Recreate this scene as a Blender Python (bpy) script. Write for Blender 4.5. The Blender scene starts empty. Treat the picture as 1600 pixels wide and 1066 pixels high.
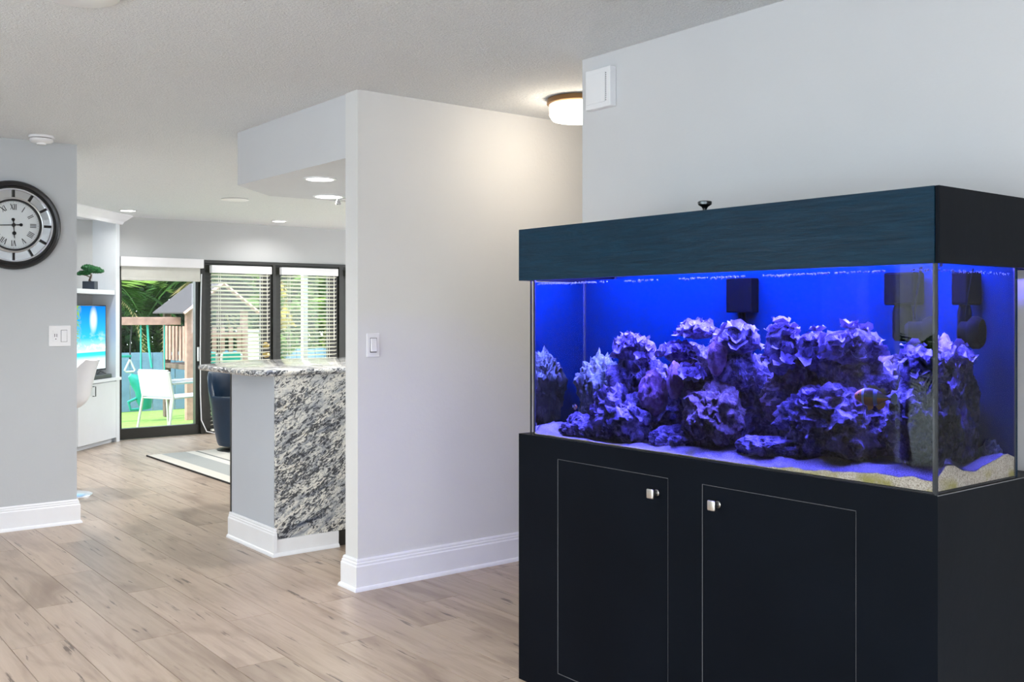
import bpy, bmesh, math, random
import numpy as np
from mathutils import Vector, Matrix, noise
random.seed(7)
R_ = math.radians
SC = bpy.context.scene
COL = SC.collection
PI = math.pi

# ------------------------------------------------------------------ camera
cam_d = bpy.data.cameras.new('camera'); cam = bpy.data.objects.new('camera', cam_d); COL.objects.link(cam)
cam.location = (0, 0, 1.343)
cam.rotation_euler = (R_(90), 0, R_(51.766 - 90))
cam_d.sensor_width = 36; cam_d.lens = 1560 / 1600 * 36
cam_d.shift_y = -41 / 1600; cam_d.clip_start = .05; cam_d.clip_end = 200
SC.camera = cam

# ------------------------------------------------------------------ world, sun, daylight portals, exposure
w = bpy.data.worlds.new('World'); SC.world = w; w.use_nodes = True
nt = w.node_tree; nt.nodes.clear()
_o = nt.nodes.new('ShaderNodeOutputWorld'); _b = nt.nodes.new('ShaderNodeBackground')
_tc = nt.nodes.new('ShaderNodeTexCoord'); _sx = nt.nodes.new('ShaderNodeSeparateXYZ'); _r = nt.nodes.new('ShaderNodeValToRGB')
_r.color_ramp.elements[0].position = 0.0; _r.color_ramp.elements[0].color = (.90, .95, 1, 1)
_r.color_ramp.elements[1].position = 0.9; _r.color_ramp.elements[1].color = (.60, .77, 1, 1)
nt.links.new(_tc.outputs['Generated'], _sx.inputs[0]); nt.links.new(_sx.outputs['Z'], _r.inputs[0])
nt.links.new(_r.outputs[0], _b.inputs['Color']); nt.links.new(_b.outputs[0], _o.inputs[0])
_b.inputs['Strength'].default_value = 3.2

def light(name, kind, loc, rot, energy, color=(1, 1, 1), parent=None, **kw):
    d = bpy.data.lights.new(name, kind); d.energy = energy; d.color = color
    for k, v in kw.items(): setattr(d, k, v)
    o = bpy.data.objects.new(name, d); COL.objects.link(o); o.location = loc; o.rotation_euler = rot
    if parent: o.parent = parent
    return o
def aim(d):
    return Vector(d).to_track_quat('-Z', 'Y').to_euler()
light('sun', 'SUN', (6, 14, 12), aim((.58, .16, -.80)), 3.8, (1, .95, .86), angle=R_(1.0))
def portal(name, loc, d, sx, sy):
    o = light(name, 'AREA', loc, aim(d), 1.0, shape='RECTANGLE', size=sx, size_y=sy); o.data.cycles.is_portal = True
portal('portal_left', (-2.62, 1.25, 1.2), (1, 0, 0), 6.1, 2.1)
portal('portal_rear', (-.9, -2.62, 1.15), (0, 1, 0), 2.6, 2.3)
portal('portal_yard', (5.3, 11.16, .98), (0, -1, 0), 4.0, 1.96)
portal('portal_kitchen', (9.24, 8.6, 1.5), (-1, 0, 0), 4.2, 1.3)

vs = SC.view_settings
vs.view_transform = 'Standard'; vs.look = 'None'; vs.exposure = 0.9; vs.gamma = 1; vs.use_curve_mapping = False
SC.cycles.caustics_refractive = False; SC.cycles.caustics_reflective = False
SC.cycles.max_bounces = 14; SC.cycles.diffuse_bounces = 6; SC.cycles.transparent_max_bounces = 24; SC.cycles.transmission_bounces = 8
SC.cycles.sample_clamp_indirect = 6; SC.cycles.use_adaptive_sampling = False; SC.cycles.denoising_input_passes = 'RGB_ALBEDO_NORMAL'; SC.cycles.denoising_prefilter = 'ACCURATE'

# ------------------------------------------------------------------ helpers
MW = {}
def link(o, parent=None, world=False):
    COL.objects.link(o)
    if parent is not None:
        o.parent = parent
        if world: o.matrix_parent_inverse = MW[parent.name].inverted()
    return o
def thing(name, loc, label, cat, rotz=0, group=None, kind=None):
    o = bpy.data.objects.new(name, None); COL.objects.link(o)
    o.location = loc; o.rotation_euler = (0, 0, rotz); o.empty_display_size = .1
    MW[o.name] = Matrix.Translation(loc) @ Matrix.Rotation(rotz, 4, 'Z')
    return tag(o, label, cat, group, kind)
def tag(o, label, cat, group=None, kind=None):
    o['label'] = label; o['category'] = cat
    if group: o['group'] = group
    if kind: o['kind'] = kind
    return o
def obj(name, bm, mat, parent=None, smooth=False, world=False, loc=None, rot=None):
    me = bpy.data.meshes.new(name)
    bmesh.ops.recalc_face_normals(bm, faces=bm.faces)
    bm.to_mesh(me); bm.free()
    if isinstance(mat, (list, tuple)):
        for m in mat: me.materials.append(m)
    elif mat: me.materials.append(mat)
    if smooth:
        me.polygons.foreach_set('use_smooth', [True] * len(me.polygons))
        try: me.set_sharp_from_angle(angle=R_(40))
        except Exception: pass
    o = bpy.data.objects.new(name, me)
    if loc is not None: o.location = loc
    if rot is not None: o.rotation_euler = rot
    link(o, parent, world)
    if parent is None: MW[o.name] = o.matrix_basis.copy()
    return o
def inst(name, me, parent=None, loc=(0, 0, 0), rot=(0, 0, 0), scale=(1, 1, 1)):
    o = bpy.data.objects.new(name, me); o.location = loc; o.rotation_euler = rot; o.scale = scale
    return link(o, parent)
def raw(name, verts, faces, mat, parent=None, smooth=False, world=False, loc=None):
    me = bpy.data.meshes.new(name); me.from_pydata([tuple(v) for v in verts], [], [tuple(f) for f in faces]); me.update()
    if mat: me.materials.append(mat)
    if smooth: me.polygons.foreach_set('use_smooth', [True] * len(me.polygons))
    o = bpy.data.objects.new(name, me)
    if loc is not None: o.location = loc
    return link(o, parent, world)
def bx(bm, x0, x1, y0, y1, z0, z1, bev=0, seg=2):
    g = bmesh.ops.create_cube(bm, size=1)
    vs_ = g['verts']
    bmesh.ops.scale(bm, verts=vs_, vec=(x1 - x0, y1 - y0, z1 - z0))
    bmesh.ops.translate(bm, verts=vs_, vec=((x0 + x1) / 2, (y0 + y1) / 2, (z0 + z1) / 2))
    if bev:
        es = list({e for v in vs_ for e in v.link_edges})
        bmesh.ops.bevel(bm, geom=es, offset=bev, segments=seg, affect='EDGES', profile=.5)
    return bm
def box(*a, **k):
    bm = bmesh.new(); bx(bm, *a, **k); return bm
def tube(bm, pts, r, n=8, cap=True):
    pts = [Vector(p) for p in pts]; rings = []
    rs = r if isinstance(r, (list, tuple)) else [r] * len(pts)
    prev = None
    for i, p in enumerate(pts):
        t = (pts[min(i + 1, len(pts) - 1)] - pts[max(i - 1, 0)]).normalized()
        if prev is None:
            a = Vector((0, 0, 1)) if abs(t.z) < .9 else Vector((1, 0, 0))
            u = t.cross(a).normalized()
        else:
            u = (prev - t * prev.dot(t)).normalized()
        prev = u; v = t.cross(u)
        rings.append([bm.verts.new(p + (u * math.cos(2 * PI * k / n) + v * math.sin(2 * PI * k / n)) * rs[i]) for k in range(n)])
    for a, b in zip(rings, rings[1:]):
        for k in range(n): bm.faces.new((a[k], a[(k + 1) % n], b[(k + 1) % n], b[k]))
    if cap:
        bm.faces.new(rings[0][::-1]); bm.faces.new(rings[-1])
    return bm
def lathe(bm, prof, n=32, axis='Z', off=(0, 0, 0), closed=False):
    """prof: list of (radius, height)"""
    rings = []
    for r, h in prof:
        ring = []
        for k in range(n):
            a = 2 * PI * k / n
            p = (r * math.cos(a), r * math.sin(a), h) if axis == 'Z' else (r * math.cos(a), h, r * math.sin(a))
            ring.append(bm.verts.new(Vector(p) + Vector(off)))
        rings.append(ring)
    pr = list(zip(rings, rings[1:]))
    if closed: pr.append((rings[-1], rings[0]))
    for a, b in pr:
        for k in range(n): bm.faces.new((a[k], a[(k + 1) % n], b[(k + 1) % n], b[k]))
    if not closed:
        if prof[0][0] > 1e-4: bm.faces.new(rings[0][::-1])
        if prof[-1][0] > 1e-4: bm.faces.new(rings[-1])
    bmesh.ops.remove_doubles(bm, verts=bm.verts, dist=1e-6)
    return bm
def prism(bm, poly, z0, z1):
    a = [bm.verts.new((x, y, z0)) for x, y in poly]; b = [bm.verts.new((x, y, z1)) for x, y in poly]
    bm.faces.new(a[::-1]); bm.faces.new(b)
    n = len(poly)
    for i in range(n): bm.faces.new((a[i], a[(i + 1) % n], b[(i + 1) % n], b[i]))
    return bm
def sweep(bm, path, prof, closed_prof=True):
    """path: 2-D points on the floor; prof: (outward offset to the right of travel, z). Mitred."""
    n = len(path); rings = []
    for i, p in enumerate(path):
        p = Vector(p)
        d0 = (p - Vector(path[i - 1])).normalized() if i else None
        d1 = (Vector(path[i + 1]) - p).normalized() if i < n - 1 else None
        if d0 is None: d0 = d1
        if d1 is None: d1 = d0
        n0 = Vector((d0.y, -d0.x)); n1 = Vector((d1.y, -d1.x))
        m = (n0 + n1); m = m / max(m.length_squared / 2, 1e-6) if m.length > 1e-6 else n0
        rings.append([bm.verts.new((p.x + m.x * o, p.y + m.y * o, z)) for o, z in prof])
    k = len(prof)
    for a, b in zip(rings, rings[1:]):
        for j in range(k): bm.faces.new((a[j], b[j], b[(j + 1) % k], a[(j + 1) % k]))
    bm.faces.new(rings[0]); bm.faces.new(rings[-1][::-1])
    return bm
def fbm(p, o=4):
    s = 0; a = 1; t = 0
    for i in range(o):
        s += a * noise.noise(p); t += a; p = p * 2.07; a *= .5
    return s / t

# ------------------------------------------------------------------ materials
class NB:
    def __init__(s, name):
        s.m = bpy.data.materials.new(name); s.m.use_nodes = True; s.t = s.m.node_tree; s.t.nodes.clear()
        s.out = s.n('ShaderNodeOutputMaterial')
    def n(s, t, **k):
        x = s.t.nodes.new(t)
        for a, b in k.items(): setattr(x, a, b)
        return x
    def l(s, a, b): s.t.links.new(a, b)
    def set(s, sock, v):
        if isinstance(v, bpy.types.NodeSocket): s.l(v, sock)
        elif v is not None:
            if isinstance(v, (tuple, list)) and len(v) == 3 and sock.type == 'RGBA': v = (*v, 1)
            sock.default_value = v
    def coord(s, kind='Object', scale=(1, 1, 1), rot=(0, 0, 0), rand=0):
        c = s.n('ShaderNodeTexCoord').outputs[kind]
        if rand:
            oi = s.n('ShaderNodeObjectInfo'); mu = s.math('MULTIPLY', oi.outputs['Random'], rand)
            va = s.n('ShaderNodeVectorMath', operation='ADD'); s.l(c, va.inputs[0]); s.l(mu, va.inputs[1]); c = va.outputs[0]
        if any(rot):
            m0 = s.n('ShaderNodeMapping'); m0.inputs['Rotation'].default_value = rot; s.l(c, m0.inputs['Vector']); c = m0.outputs[0]; rot = (0, 0, 0)
        mp = s.n('ShaderNodeMapping'); mp.inputs['Scale'].default_value = scale; mp.inputs['Rotation'].default_value = rot
        s.l(c, mp.inputs['Vector']); return mp.outputs[0]
    def noise(s, vec, scale, detail=4, rough=.55, dist=0):
        x = s.n('ShaderNodeTexNoise'); s.set(x.inputs['Vector'], vec); x.inputs['Scale'].default_value = scale
        x.inputs['Detail'].default_value = detail; x.inputs['Roughness'].default_value = rough; x.inputs['Distortion'].default_value = dist
        return x.outputs[0]
    def ramp(s, f, stops, interp='LINEAR'):
        x = s.n('ShaderNodeValToRGB'); e = x.color_ramp.elements; x.color_ramp.interpolation = interp
        while len(e) > 1: e.remove(e[-1])
        for i, (p, c) in enumerate(stops):
            el = e[0] if i == 0 else e.new(p)
            el.position = p; el.color = (*c, 1) if isinstance(c, (tuple, list)) else (c, c, c, 1)
        s.l(f, x.inputs[0]); return x.outputs[0]
    def math(s, op, a, b=None, clamp=False):
        x = s.n('ShaderNodeMath', operation=op, use_clamp=clamp); s.set(x.inputs[0], a)
        if b is not None: s.set(x.inputs[1], b)
        return x.outputs[0]
    def mix(s, f, a, b, blend='MIX'):
        x = s.n('ShaderNodeMix', data_type='RGBA', blend_type=blend); s.set(x.inputs[0], f); s.set(x.inputs[6], a); s.set(x.inputs[7], b)
        return x.outputs[2]
    def bump(s, h, strength, dist=.01):
        x = s.n('ShaderNodeBump'); x.inputs['Strength'].default_value = strength; x.inputs['Distance'].default_value = dist
        s.l(h, x.inputs['Height']); return x.outputs[0]
    def bsdf(s, color, rough=.5, metal=0, normal=None, spec=.5, **k):
        b = s.n('ShaderNodeBsdfPrincipled'); s.set(b.inputs['Base Color'], color); s.set(b.inputs['Roughness'], rough)
        b.inputs['Metallic'].default_value = metal; b.inputs['Specular IOR Level'].default_value = spec
        if normal is not None: s.l(normal, b.inputs['Normal'])
        for a, v in k.items(): s.set(b.inputs[a.replace('_', ' ')], v)
        return b.outputs[0]
    def done(s, sh): s.l(sh, s.out.inputs[0]); return s.m

def plain(name, col, rough=.5, metal=0, var=.06, nscale=6, bump=0, bscale=80, spec=.5, coat=0):
    b = NB(name); v = b.coord()
    n = b.noise(v, nscale, 3)
    lo = tuple(c * (1 - var) for c in col); hi = tuple(min(1, c * (1 + var)) for c in col)
    c = b.ramp(n, [(.3, lo), (.7, hi)])
    nm = b.bump(b.noise(v, bscale, 4), bump) if bump else None
    return b.done(b.bsdf(c, rough, metal, nm, spec, Coat_Weight=coat))
def emit(name, col, strength):
    b = NB(name); e = b.n('ShaderNodeEmission'); b.set(e.inputs['Color'], col); e.inputs['Strength'].default_value = strength
    return b.done(e.outputs[0])
def glassy(name, tint=(.95, .97, .97), f0=.04, rough=0.0, edge=1.0):
    b = NB(name)
    lw = b.n('ShaderNodeLayerWeight'); lw.inputs[0].default_value = .5
    p = b.math('POWER', lw.outputs['Facing'], 5.0)
    f = b.math('ADD', b.math('MULTIPLY', p, (1 - f0) * edge), f0, clamp=True)
    t = b.n('ShaderNodeBsdfTransparent'); b.set(t.inputs[0], tint)
    g = b.n('ShaderNodeBsdfGlossy'); g.inputs['Roughness'].default_value = rough
    m = b.n('ShaderNodeMixShader'); b.l(f, m.inputs[0]); b.l(t.outputs[0], m.inputs[1]); b.l(g.outputs[0], m.inputs[2])
    return b.done(m.outputs[0])

def clear(name):
    b = NB(name); t = b.n('ShaderNodeBsdfTransparent'); b.set(t.inputs[0], (.995, .998, 1)); return b.done(t.outputs[0])
def m_wood_floor():
    b = NB('laminate_oak')
    oi = b.n('ShaderNodeObjectInfo')
    g = b.noise(b.coord(scale=(16, 1.1, 1), rand=37), 1.6, 6, .6, .6)
    c = b.ramp(g, [(.28, (.40, .305, .24)), (.5, (.535, .425, .345)), (.72, (.61, .50, .415))])
    pt = b.noise(b.coord(scale=(4.5, 1.2, 1), rand=11), 1.2, 3, .5, .8)
    c = b.mix(b.ramp(pt, [(.52, 0.), (.74, .8)]), c, (.29, .205, .155))
    cr = b.noise(b.coord(scale=(34, 1.9, 1), rand=53), 1.5, 4, .6, .25)
    gate = b.noise(b.coord(scale=(6, 2.4, 1), rand=71), 1.5, 2)
    k = b.math('MULTIPLY', b.ramp(cr, [(.60, 0.), (.645, 1.)]), b.ramp(gate, [(.5, 0.), (.58, 1.)]))
    c = b.mix(b.math('MULTIPLY', k, .85), c, (.10, .07, .055))
    c = b.mix(1.0, c, b.ramp(oi.outputs['Random'], [(0, (.66, .65, .615)), (.5, (.745, .73, .69)), (1, (.80, .79, .76))]), 'MULTIPLY')
    nm = b.bump(cr, .04, .004)
    return b.done(b.bsdf(c, .34, 0, nm, .45))
def m_granite():
    b = NB('granite')
    v = b.coord(scale=(1, 1, 1), rot=(0, R_(28), 0))
    vs_ = b.coord(scale=(.75, 2, 2.6), rot=(0, R_(28), 0))
    band = b.noise(vs_, 3.4, 6, .66, 1.2)
    c = b.ramp(band, [(.30, (.06, .08, .13)), (.37, (.25, .27, .31)), (.44, (.50, .51, .51)), (.50, (.72, .71, .66)), (.60, (.78, .76, .69)), (.66, (.55, .49, .36)), (.72, (.74, .72, .66))])
    vv = b.coord(scale=(.62, 1, 1.5), rot=(0, R_(34), 0))
    sp = b.noise(vv, 46, 5, .68, 1.0)
    dens = b.noise(vs_, 4.2, 4, .6, .8)
    s1 = b.math('ADD', sp, b.math('MULTIPLY', b.math('SUBTRACT', dens, .5), .55))
    c = b.mix(b.ramp(s1, [(.49, 0.), (.53, .95)]), c, (.022, .026, .036))
    sp2 = b.noise(v, 85, 3, .6, .4)
    c = b.mix(b.ramp(sp2, [(.54, 0.), (.61, .6)]), c, (.24, .26, .30))
    sp3 = b.noise(vv, 30, 4, .6, 1.2)
    c = b.mix(b.ramp(sp3, [(.60, 0.), (.65, .75)]), c, (.80, .79, .75))
    return b.done(b.bsdf(c, .10, 0, None, .6))
def m_popcorn():
    b = NB('popcorn_ceiling'); v = b.coord()
    n = b.noise(v, 95, 5, .7); n2 = b.noise(v, 34, 3, .6)
    h = b.math('ADD', b.ramp(n, [(.42, 0.), (.66, 1.)]), b.math('MULTIPLY', n2, .6))
    c = b.ramp(n, [(.34, (.83, .855, .89)), (.55, (.965, .985, 1.0))])
    return b.done(b.bsdf(c, .95, 0, b.bump(h, .7, .010), .15))
def m_paint(name, col, bs=.10):
    b = NB(name); v = b.coord()
    n = b.noise(v, 2.2, 2); c = b.ramp(n, [(.35, tuple(x * .975 for x in col)), (.65, col)])
    return b.done(b.bsdf(c, .62, 0, b.bump(b.noise(v, 46, 5, .65), bs, .006), .3))
def m_rock(name, a, d, hi):
    b = NB(name); v = b.coord('Object')
    n = b.noise(v, 16, 6, .7, .6); n2 = b.noise(v, 42, 4, .6)
    c = b.ramp(n, [(.36, d), (.52, a), (.66, hi)])
    c = b.mix(b.ramp(n2, [(.52, 0.), (.66, .8)]), c, hi)
    return b.done(b.bsdf(c, .85, 0, b.bump(b.noise(v, 60, 6, .75), .8, .02), .25))
def m_canopy():
    b = NB('painted_plywood'); v = b.coord(scale=(1, .22, 3.2))
    n = b.noise(v, 22, 6, .65, 1.4)
    c = b.ramp(n, [(.3, (.002, .016, .032)), (.7, (.0045, .033, .064))])
    return b.done(b.bsdf(c, .36, 0, b.bump(n, .55, .012), .2))

MT = dict(
    floor=m_wood_floor(), granite=m_granite(), ceiling=m_popcorn(),
    wall=m_paint('wall_paint', (.63, .63, .645)), wall_warm=m_paint('wall_paint_warm', (.715, .715, .715), .16), wall_clock=m_paint('wall_paint_darkened', (.52, .54, .56)),  # clock wall: same wall paint, colour darkened to offset its brighter lighting
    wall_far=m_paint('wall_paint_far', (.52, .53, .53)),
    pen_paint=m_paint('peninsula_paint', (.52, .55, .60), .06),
    soffit=m_paint('soffit_paint', (.64, .65, .675), .12),
    trim=plain('trim_white', (.83, .84, .87), .35, var=.02), cabinet_white=plain('cabinet_white', (.72, .755, .79), .3, var=.015),
    plastic=plain('white_plastic', (.82, .82, .84), .35, var=.02), slot=plain('dark_slot', (.05, .05, .055), .6),
    black=plain('black_stand_paint', (.0030, .0046, .0080), .42, var=.15, nscale=3, bump=.05, bscale=14, spec=.06), canopy=m_canopy(),
    edge=plain('door_edge_wear', (.16, .165, .18), .4), chrome=plain('chrome', (.80, .80, .82), .18, 1, var=.03),
    nickel=plain('brushed_nickel', (.72, .71, .68), .28, 1, var=.06, nscale=40), gun=plain('dark_metal', (.10, .11, .115), .3, 1),
    frame=plain('bronze_frame', (.022, .022, .018), .38, var=.1), brass=plain('brass', (.55, .42, .16), .3, 1),
    pane=glassy('window_glass', (.92, .95, .94), .03), tankglass=glassy('tank_glass', (.99, .995, .998), .021, edge=.4), tankclear=clear('tank_glass_wet_side'),
    shade=plain('shade_fabric', (.62, .62, .57), .8, bump=.1, bscale=300), slat=plain('blind_slat', (.86, .84, .76), .45, var=.02),
    navy=plain('navy_leather', (.006, .024, .056), .38, var=.12, bump=.12, bscale=120), navy_in=plain('navy_leather_inner', (.02, .045, .09), .42, bump=.12, bscale=120),
    blackplast=plain('black_plastic', (.012, .013, .015), .35), clockblack=plain('clock_black', (.010, .010, .011), .32, var=.2),
    silver=plain('clock_silver', (.62, .63, .65), .3, .7), mirror=plain('clock_mirror', (.70, .73, .75), .05, 1, var=.01), dial=plain('clock_dial', (.66, .70, .72), .5, var=.02), numeral=plain('clock_numeral', (.05, .052, .058), .5),
    chair_white=plain('white_shell', (.80, .82, .86), .3, var=.015), pot=plain('slate_pot', (.022, .035, .055), .5), bark=plain('bark', (.13, .09, .06), .9, bump=.5, bscale=60),
    bonsai=plain('bonsai_leaf', (.022, .16, .045), .6, var=.5, nscale=40), rubber=plain('rubber', (.02, .02, .02), .8),
    bronze=plain('oil_bronze', (.20, .11, .045), .4, .6), lampglass=emit('lamp_glass_lit', (1, .88, .70), 7), downlight=emit('downlight_lens', (1, .98, .95), 6),
    grass=plain('artificial_grass', (.20, .32, .06), .95, var=.3, nscale=30, bump=.6, bscale=150), grass_blade=plain('grass_blades', (.36, .52, .11), .8, var=.25),
    paving=plain('bounce_paving', (.84, .83, .81), .85, var=.08, bump=.2),
    fence=plain('blue_grey_fence', (.135, .225, .32), .7, var=.18, nscale=5, bump=.2, bscale=30), cedar=plain('cedar_pink', (.42, .235, .19), .7, var=.2, nscale=12, bump=.15, bscale=60),
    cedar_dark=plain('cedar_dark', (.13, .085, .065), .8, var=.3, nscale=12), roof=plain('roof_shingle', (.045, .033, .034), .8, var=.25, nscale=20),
    teal=plain('teal_plastic', (.012, .26, .21), .4, var=.1), rope=plain('teal_rope', (.04, .40, .34), .8), white_metal=plain('white_metal', (.52, .50, .51), .35, var=.02),
    sling=plain('white_sling', (.50, .46, .48), .7, bump=.2, bscale=300), teal_sling=plain('teal_sling', (.01, .38, .33), .6),
    leaf_dark=plain('leaf_dark', (.009, .026, .008), .7, var=.6, nscale=3, spec=.08), leaf_mid=plain('leaf_mid', (.026, .066, .012), .7, var=.5, nscale=3, spec=.08),
    leaf_light=plain('leaf_light', (.12, .20, .035), .7, var=.4, nscale=3, spec=.08), leaf_yellow=plain('leaf_yellow', (.55, .40, .04), .5, var=.35, nscale=6), dead=plain('dry_frond', (.46, .36, .16), .7, var=.3),
    backpanel=plain('blue_back_panel', (.0002, .012, .036), 1.0, var=.06, nscale=2, spec=0), silicone=plain('silicone', (.008, .010, .014), .5),
    rock=m_rock('live_rock', (.26, .22, .30), (.02, .02, .04), (.80, .66, .86)),
    rock_tan=m_rock('live_rock_tan', (.40, .28, .22), (.08, .06, .06), (.66, .54, .48)), rock_green=m_rock('live_rock_green', (.24, .30, .18), (.06, .08, .06), (.55, .55, .36)),
    coral=m_rock('coral_skeleton', (.22, .18, .28), (.03, .025, .05), (.60, .50, .70)), plate=m_rock('coral_plate', (.66, .54, .80), (.30, .22, .46), (.94, .86, .98)),
    pink=m_rock('pink_coral', (.62, .34, .40), (.36, .18, .24), (.80, .55, .60)),
    white_disc=plain('matte_white', (.96, .96, .97), .6, var=.01),
    foam=plain('foam', (.85, .82, .92), .5),
    equip=plain('pump_black', (.0003, .0008, .0012), .8, spec=.02),
    clown=plain('clownfish_orange', (.85, .26, .02), .45), clown_dark=plain('clownfish_dark', (.06, .02, .01), .45), clown_white=plain('clownfish_band', (.8, .85, .9), .45),
    led=emit('led_strip', (.30, .32, 1), 14),
)
def m_sand():
    b = NB('aquarium_sand'); v = b.coord()
    n = b.noise(v, 300, 2, .7); c = b.ramp(n, [(.35, (.20, .17, .14)), (.6, (.44, .40, .35))])
    al = b.noise(v, 9, 4, .6); g = b.n('ShaderNodeTexCoord'); sx = b.n('ShaderNodeSeparateXYZ'); b.l(g.outputs['Object'], sx.inputs[0])
    low = b.ramp(sx.outputs['Z'], [(.918, .9), (.945, 0.)])
    c = b.mix(b.math('MULTIPLY', b.ramp(al, [(.46, 0.), (.58, 1.)]), low), c, (.22, .20, .05))
    return b.done(b.bsdf(c, .9, 0, b.bump(n, .5, .004), .2))
MT['sand'] = m_sand()
def m_water():
    b = NB('tank_water'); g = b.n('ShaderNodeBsdfGlass'); g.inputs['IOR'].default_value = 1.33; g.inputs['Roughness'].default_value = 0
    b.set(g.inputs['Color'], (.93, .97, 1)); return b.done(g.outputs[0])
MT['water'] = m_water()
def m_waterside():
    b = NB('tank_water_front'); g = b.n('ShaderNodeBsdfRefraction'); g.inputs['IOR'].default_value = 1.33; g.inputs['Roughness'].default_value = 0
    b.set(g.inputs['Color'], (.70, .84, 1)); return b.done(g.outputs[0])
MT['waterside'] = m_waterside()
def m_watertop():
    b = NB('water_surface'); t = b.n('ShaderNodeBsdfTransparent'); b.set(t.inputs[0], (.95, .97, 1)); g = b.n('ShaderNodeBsdfGlossy'); g.inputs['Roughness'].default_value = .03
    b.l(b.bump(b.noise(b.coord(), 14, 3), .7, .03), g.inputs['Normal'])
    m = b.n('ShaderNodeMixShader'); m.inputs[0].default_value = .12; b.l(t.outputs[0], m.inputs[1]); b.l(g.outputs[0], m.inputs[2]); return b.done(m.outputs[0])
MT['watertop'] = m_watertop()
def m_screen():
    b = NB('beach_screen'); c = b.n('ShaderNodeTexCoord'); sx = b.n('ShaderNodeSeparateXYZ'); b.l(c.outputs['Generated'], sx.inputs[0])
    u, v = sx.outputs['X'], sx.outputs['Z']
    sky = b.ramp(v, [(0, (.75, .9, .95)), (.16, (.55, .85, .92)), (.22, (.05, .55, .70)), (.27, (.03, .50, .68)), (.275, (.55, .80, .95)), (.5, (.03, .42, .88)), (1, (.004, .16, .60))])
    dx = b.math('SUBTRACT', u, .74); dz = b.math('SUBTRACT', v, .78)
    d = b.math('SQRT', b.math('ADD', b.math('MULTIPLY', b.math('MULTIPLY', dx, dx), 5.5), b.math('MULTIPLY', b.math('MULTIPLY', dz, dz), .9)))
    col = b.mix(b.ramp(d, [(0, 1.), (.05, .75), (.22, 0.)]), sky, (1, 1, 1))
    cl = b.noise(b.coord('Generated', scale=(3, 1, 5)), 2.0, 4, .6)
    clf = b.math('MULTIPLY', b.ramp(cl, [(.5, 0.), (.66, 1.)]), b.ramp(v, [(.28, 0.), (.32, .9), (.62, 0.)]))
    col = b.mix(clf, col, (.9, .96, 1))
    lf = b.noise(b.coord('Generated', scale=(9, 1, 7), rot=(0, .7, 0)), 2.0, 4, .7, 1)
    lff = b.math('MULTIPLY', b.ramp(lf, [(.48, 0.), (.54, 1.)]), b.math('MULTIPLY', b.ramp(u, [(.42, 1.), (.50, 0.)]), b.ramp(v, [(.32, 0.), (.4, 1.)])))
    col = b.mix(lff, col, (.22, .36, .03))
    e = b.n('ShaderNodeEmission'); b.l(col, e.inputs[0]); e.inputs[1].default_value = 1.0; return b.done(e.outputs[0])
MT['screen'] = m_screen()
def m_rug():
    b = NB('striped_rug'); c = b.n('ShaderNodeTexCoord'); sx = b.n('ShaderNodeSeparateXYZ'); b.l(c.outputs['Object'], sx.inputs[0])
    f = b.math('FRACT', b.math('MULTIPLY', sx.outputs['X'], 1 / .92))
    cr, gr, dk = (.66, .64, .58), (.40, .42, .41), (.25, .26, .25)
    col = b.ramp(f, [(0, cr), (.14, gr), (.40, (.70, .69, .64)), (.50, dk), (.53, cr), (.72, dk), (.75, (.70, .69, .64)), (.82, gr), (.95, cr)], 'CONSTANT')
    n = b.noise(b.coord(), 180, 3)
    col = b.mix(.25, col, b.ramp(n, [(.3, .3), (.7, .9)]), 'MULTIPLY')
    return b.done(b.bsdf(col, .95, 0, b.bump(n, .4, .004), .1))
MT['rug'] = m_rug()

# ================================================================== STRUCTURE
H = 2.44
HF = 2.395                                    # the ceiling sags a little towards the yard wall
S = dict(kind='structure')
# floor slab + planks
bm = bmesh.new(); bx(bm, -2.6, 9.2, -2.6, 11.1, -.12, -.008)
fl = tag(obj('floor', bm, MT['floor']), 'pale oak laminate floor running from the hallway to the patio doors', 'floor', **S)
PWID, PLEN = .2072, 1.305
OFF = {2: 4.38, 3: 4.93, 4: 4.18, 5: 4.93, 6: 4.2, 7: 3.63, 8: 4.205, 9: 3.62}
pm = {}
def plank(x0, x1, y0, y1):
    g = .0009
    key = (round(x1 - x0, 4), round(y1 - y0, 4))
    if key not in pm:
        b_ = bmesh.new(); hx, hy = (x1 - x0) / 2 - g, (y1 - y0) / 2 - g
        bx(b_, -hx, hx, -hy, hy, -.008, 0)
        top = [e for e in b_.edges if all(v.co.z > -.001 for v in e.verts)]
        bmesh.ops.bevel(b_, geom=top, offset=.0007, segments=1, affect='EDGES')
        bmesh.ops.recalc_face_normals(b_, faces=b_.faces)
        me = bpy.data.meshes.new('plank'); b_.to_mesh(me); b_.free(); me.materials.append(MT['floor']); pm[key] = me
    inst('plank', pm[key], fl, ((x0 + x1) / 2, (y0 + y1) / 2, 0))
for k in range(0, 28):
    x0 = .4856 + PWID * k; x1 = x0 + PWID
    off = OFF.get(k, 3.9 + random.choice((.0, .33, .62, .95)) + random.uniform(-.08, .08))
    lo = 2.3 if k < 12 else (3.2 if k < 16 else 6.9); hi = 10.99
    ys = sorted([off + PLEN * j for j in range(-4, 8)])
    ys = [lo] + [y for y in ys if lo + .05 < y < hi - .05] + [hi]
    for a, b_ in zip(ys, ys[1:]): plank(x0, x1, a, b_)
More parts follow.
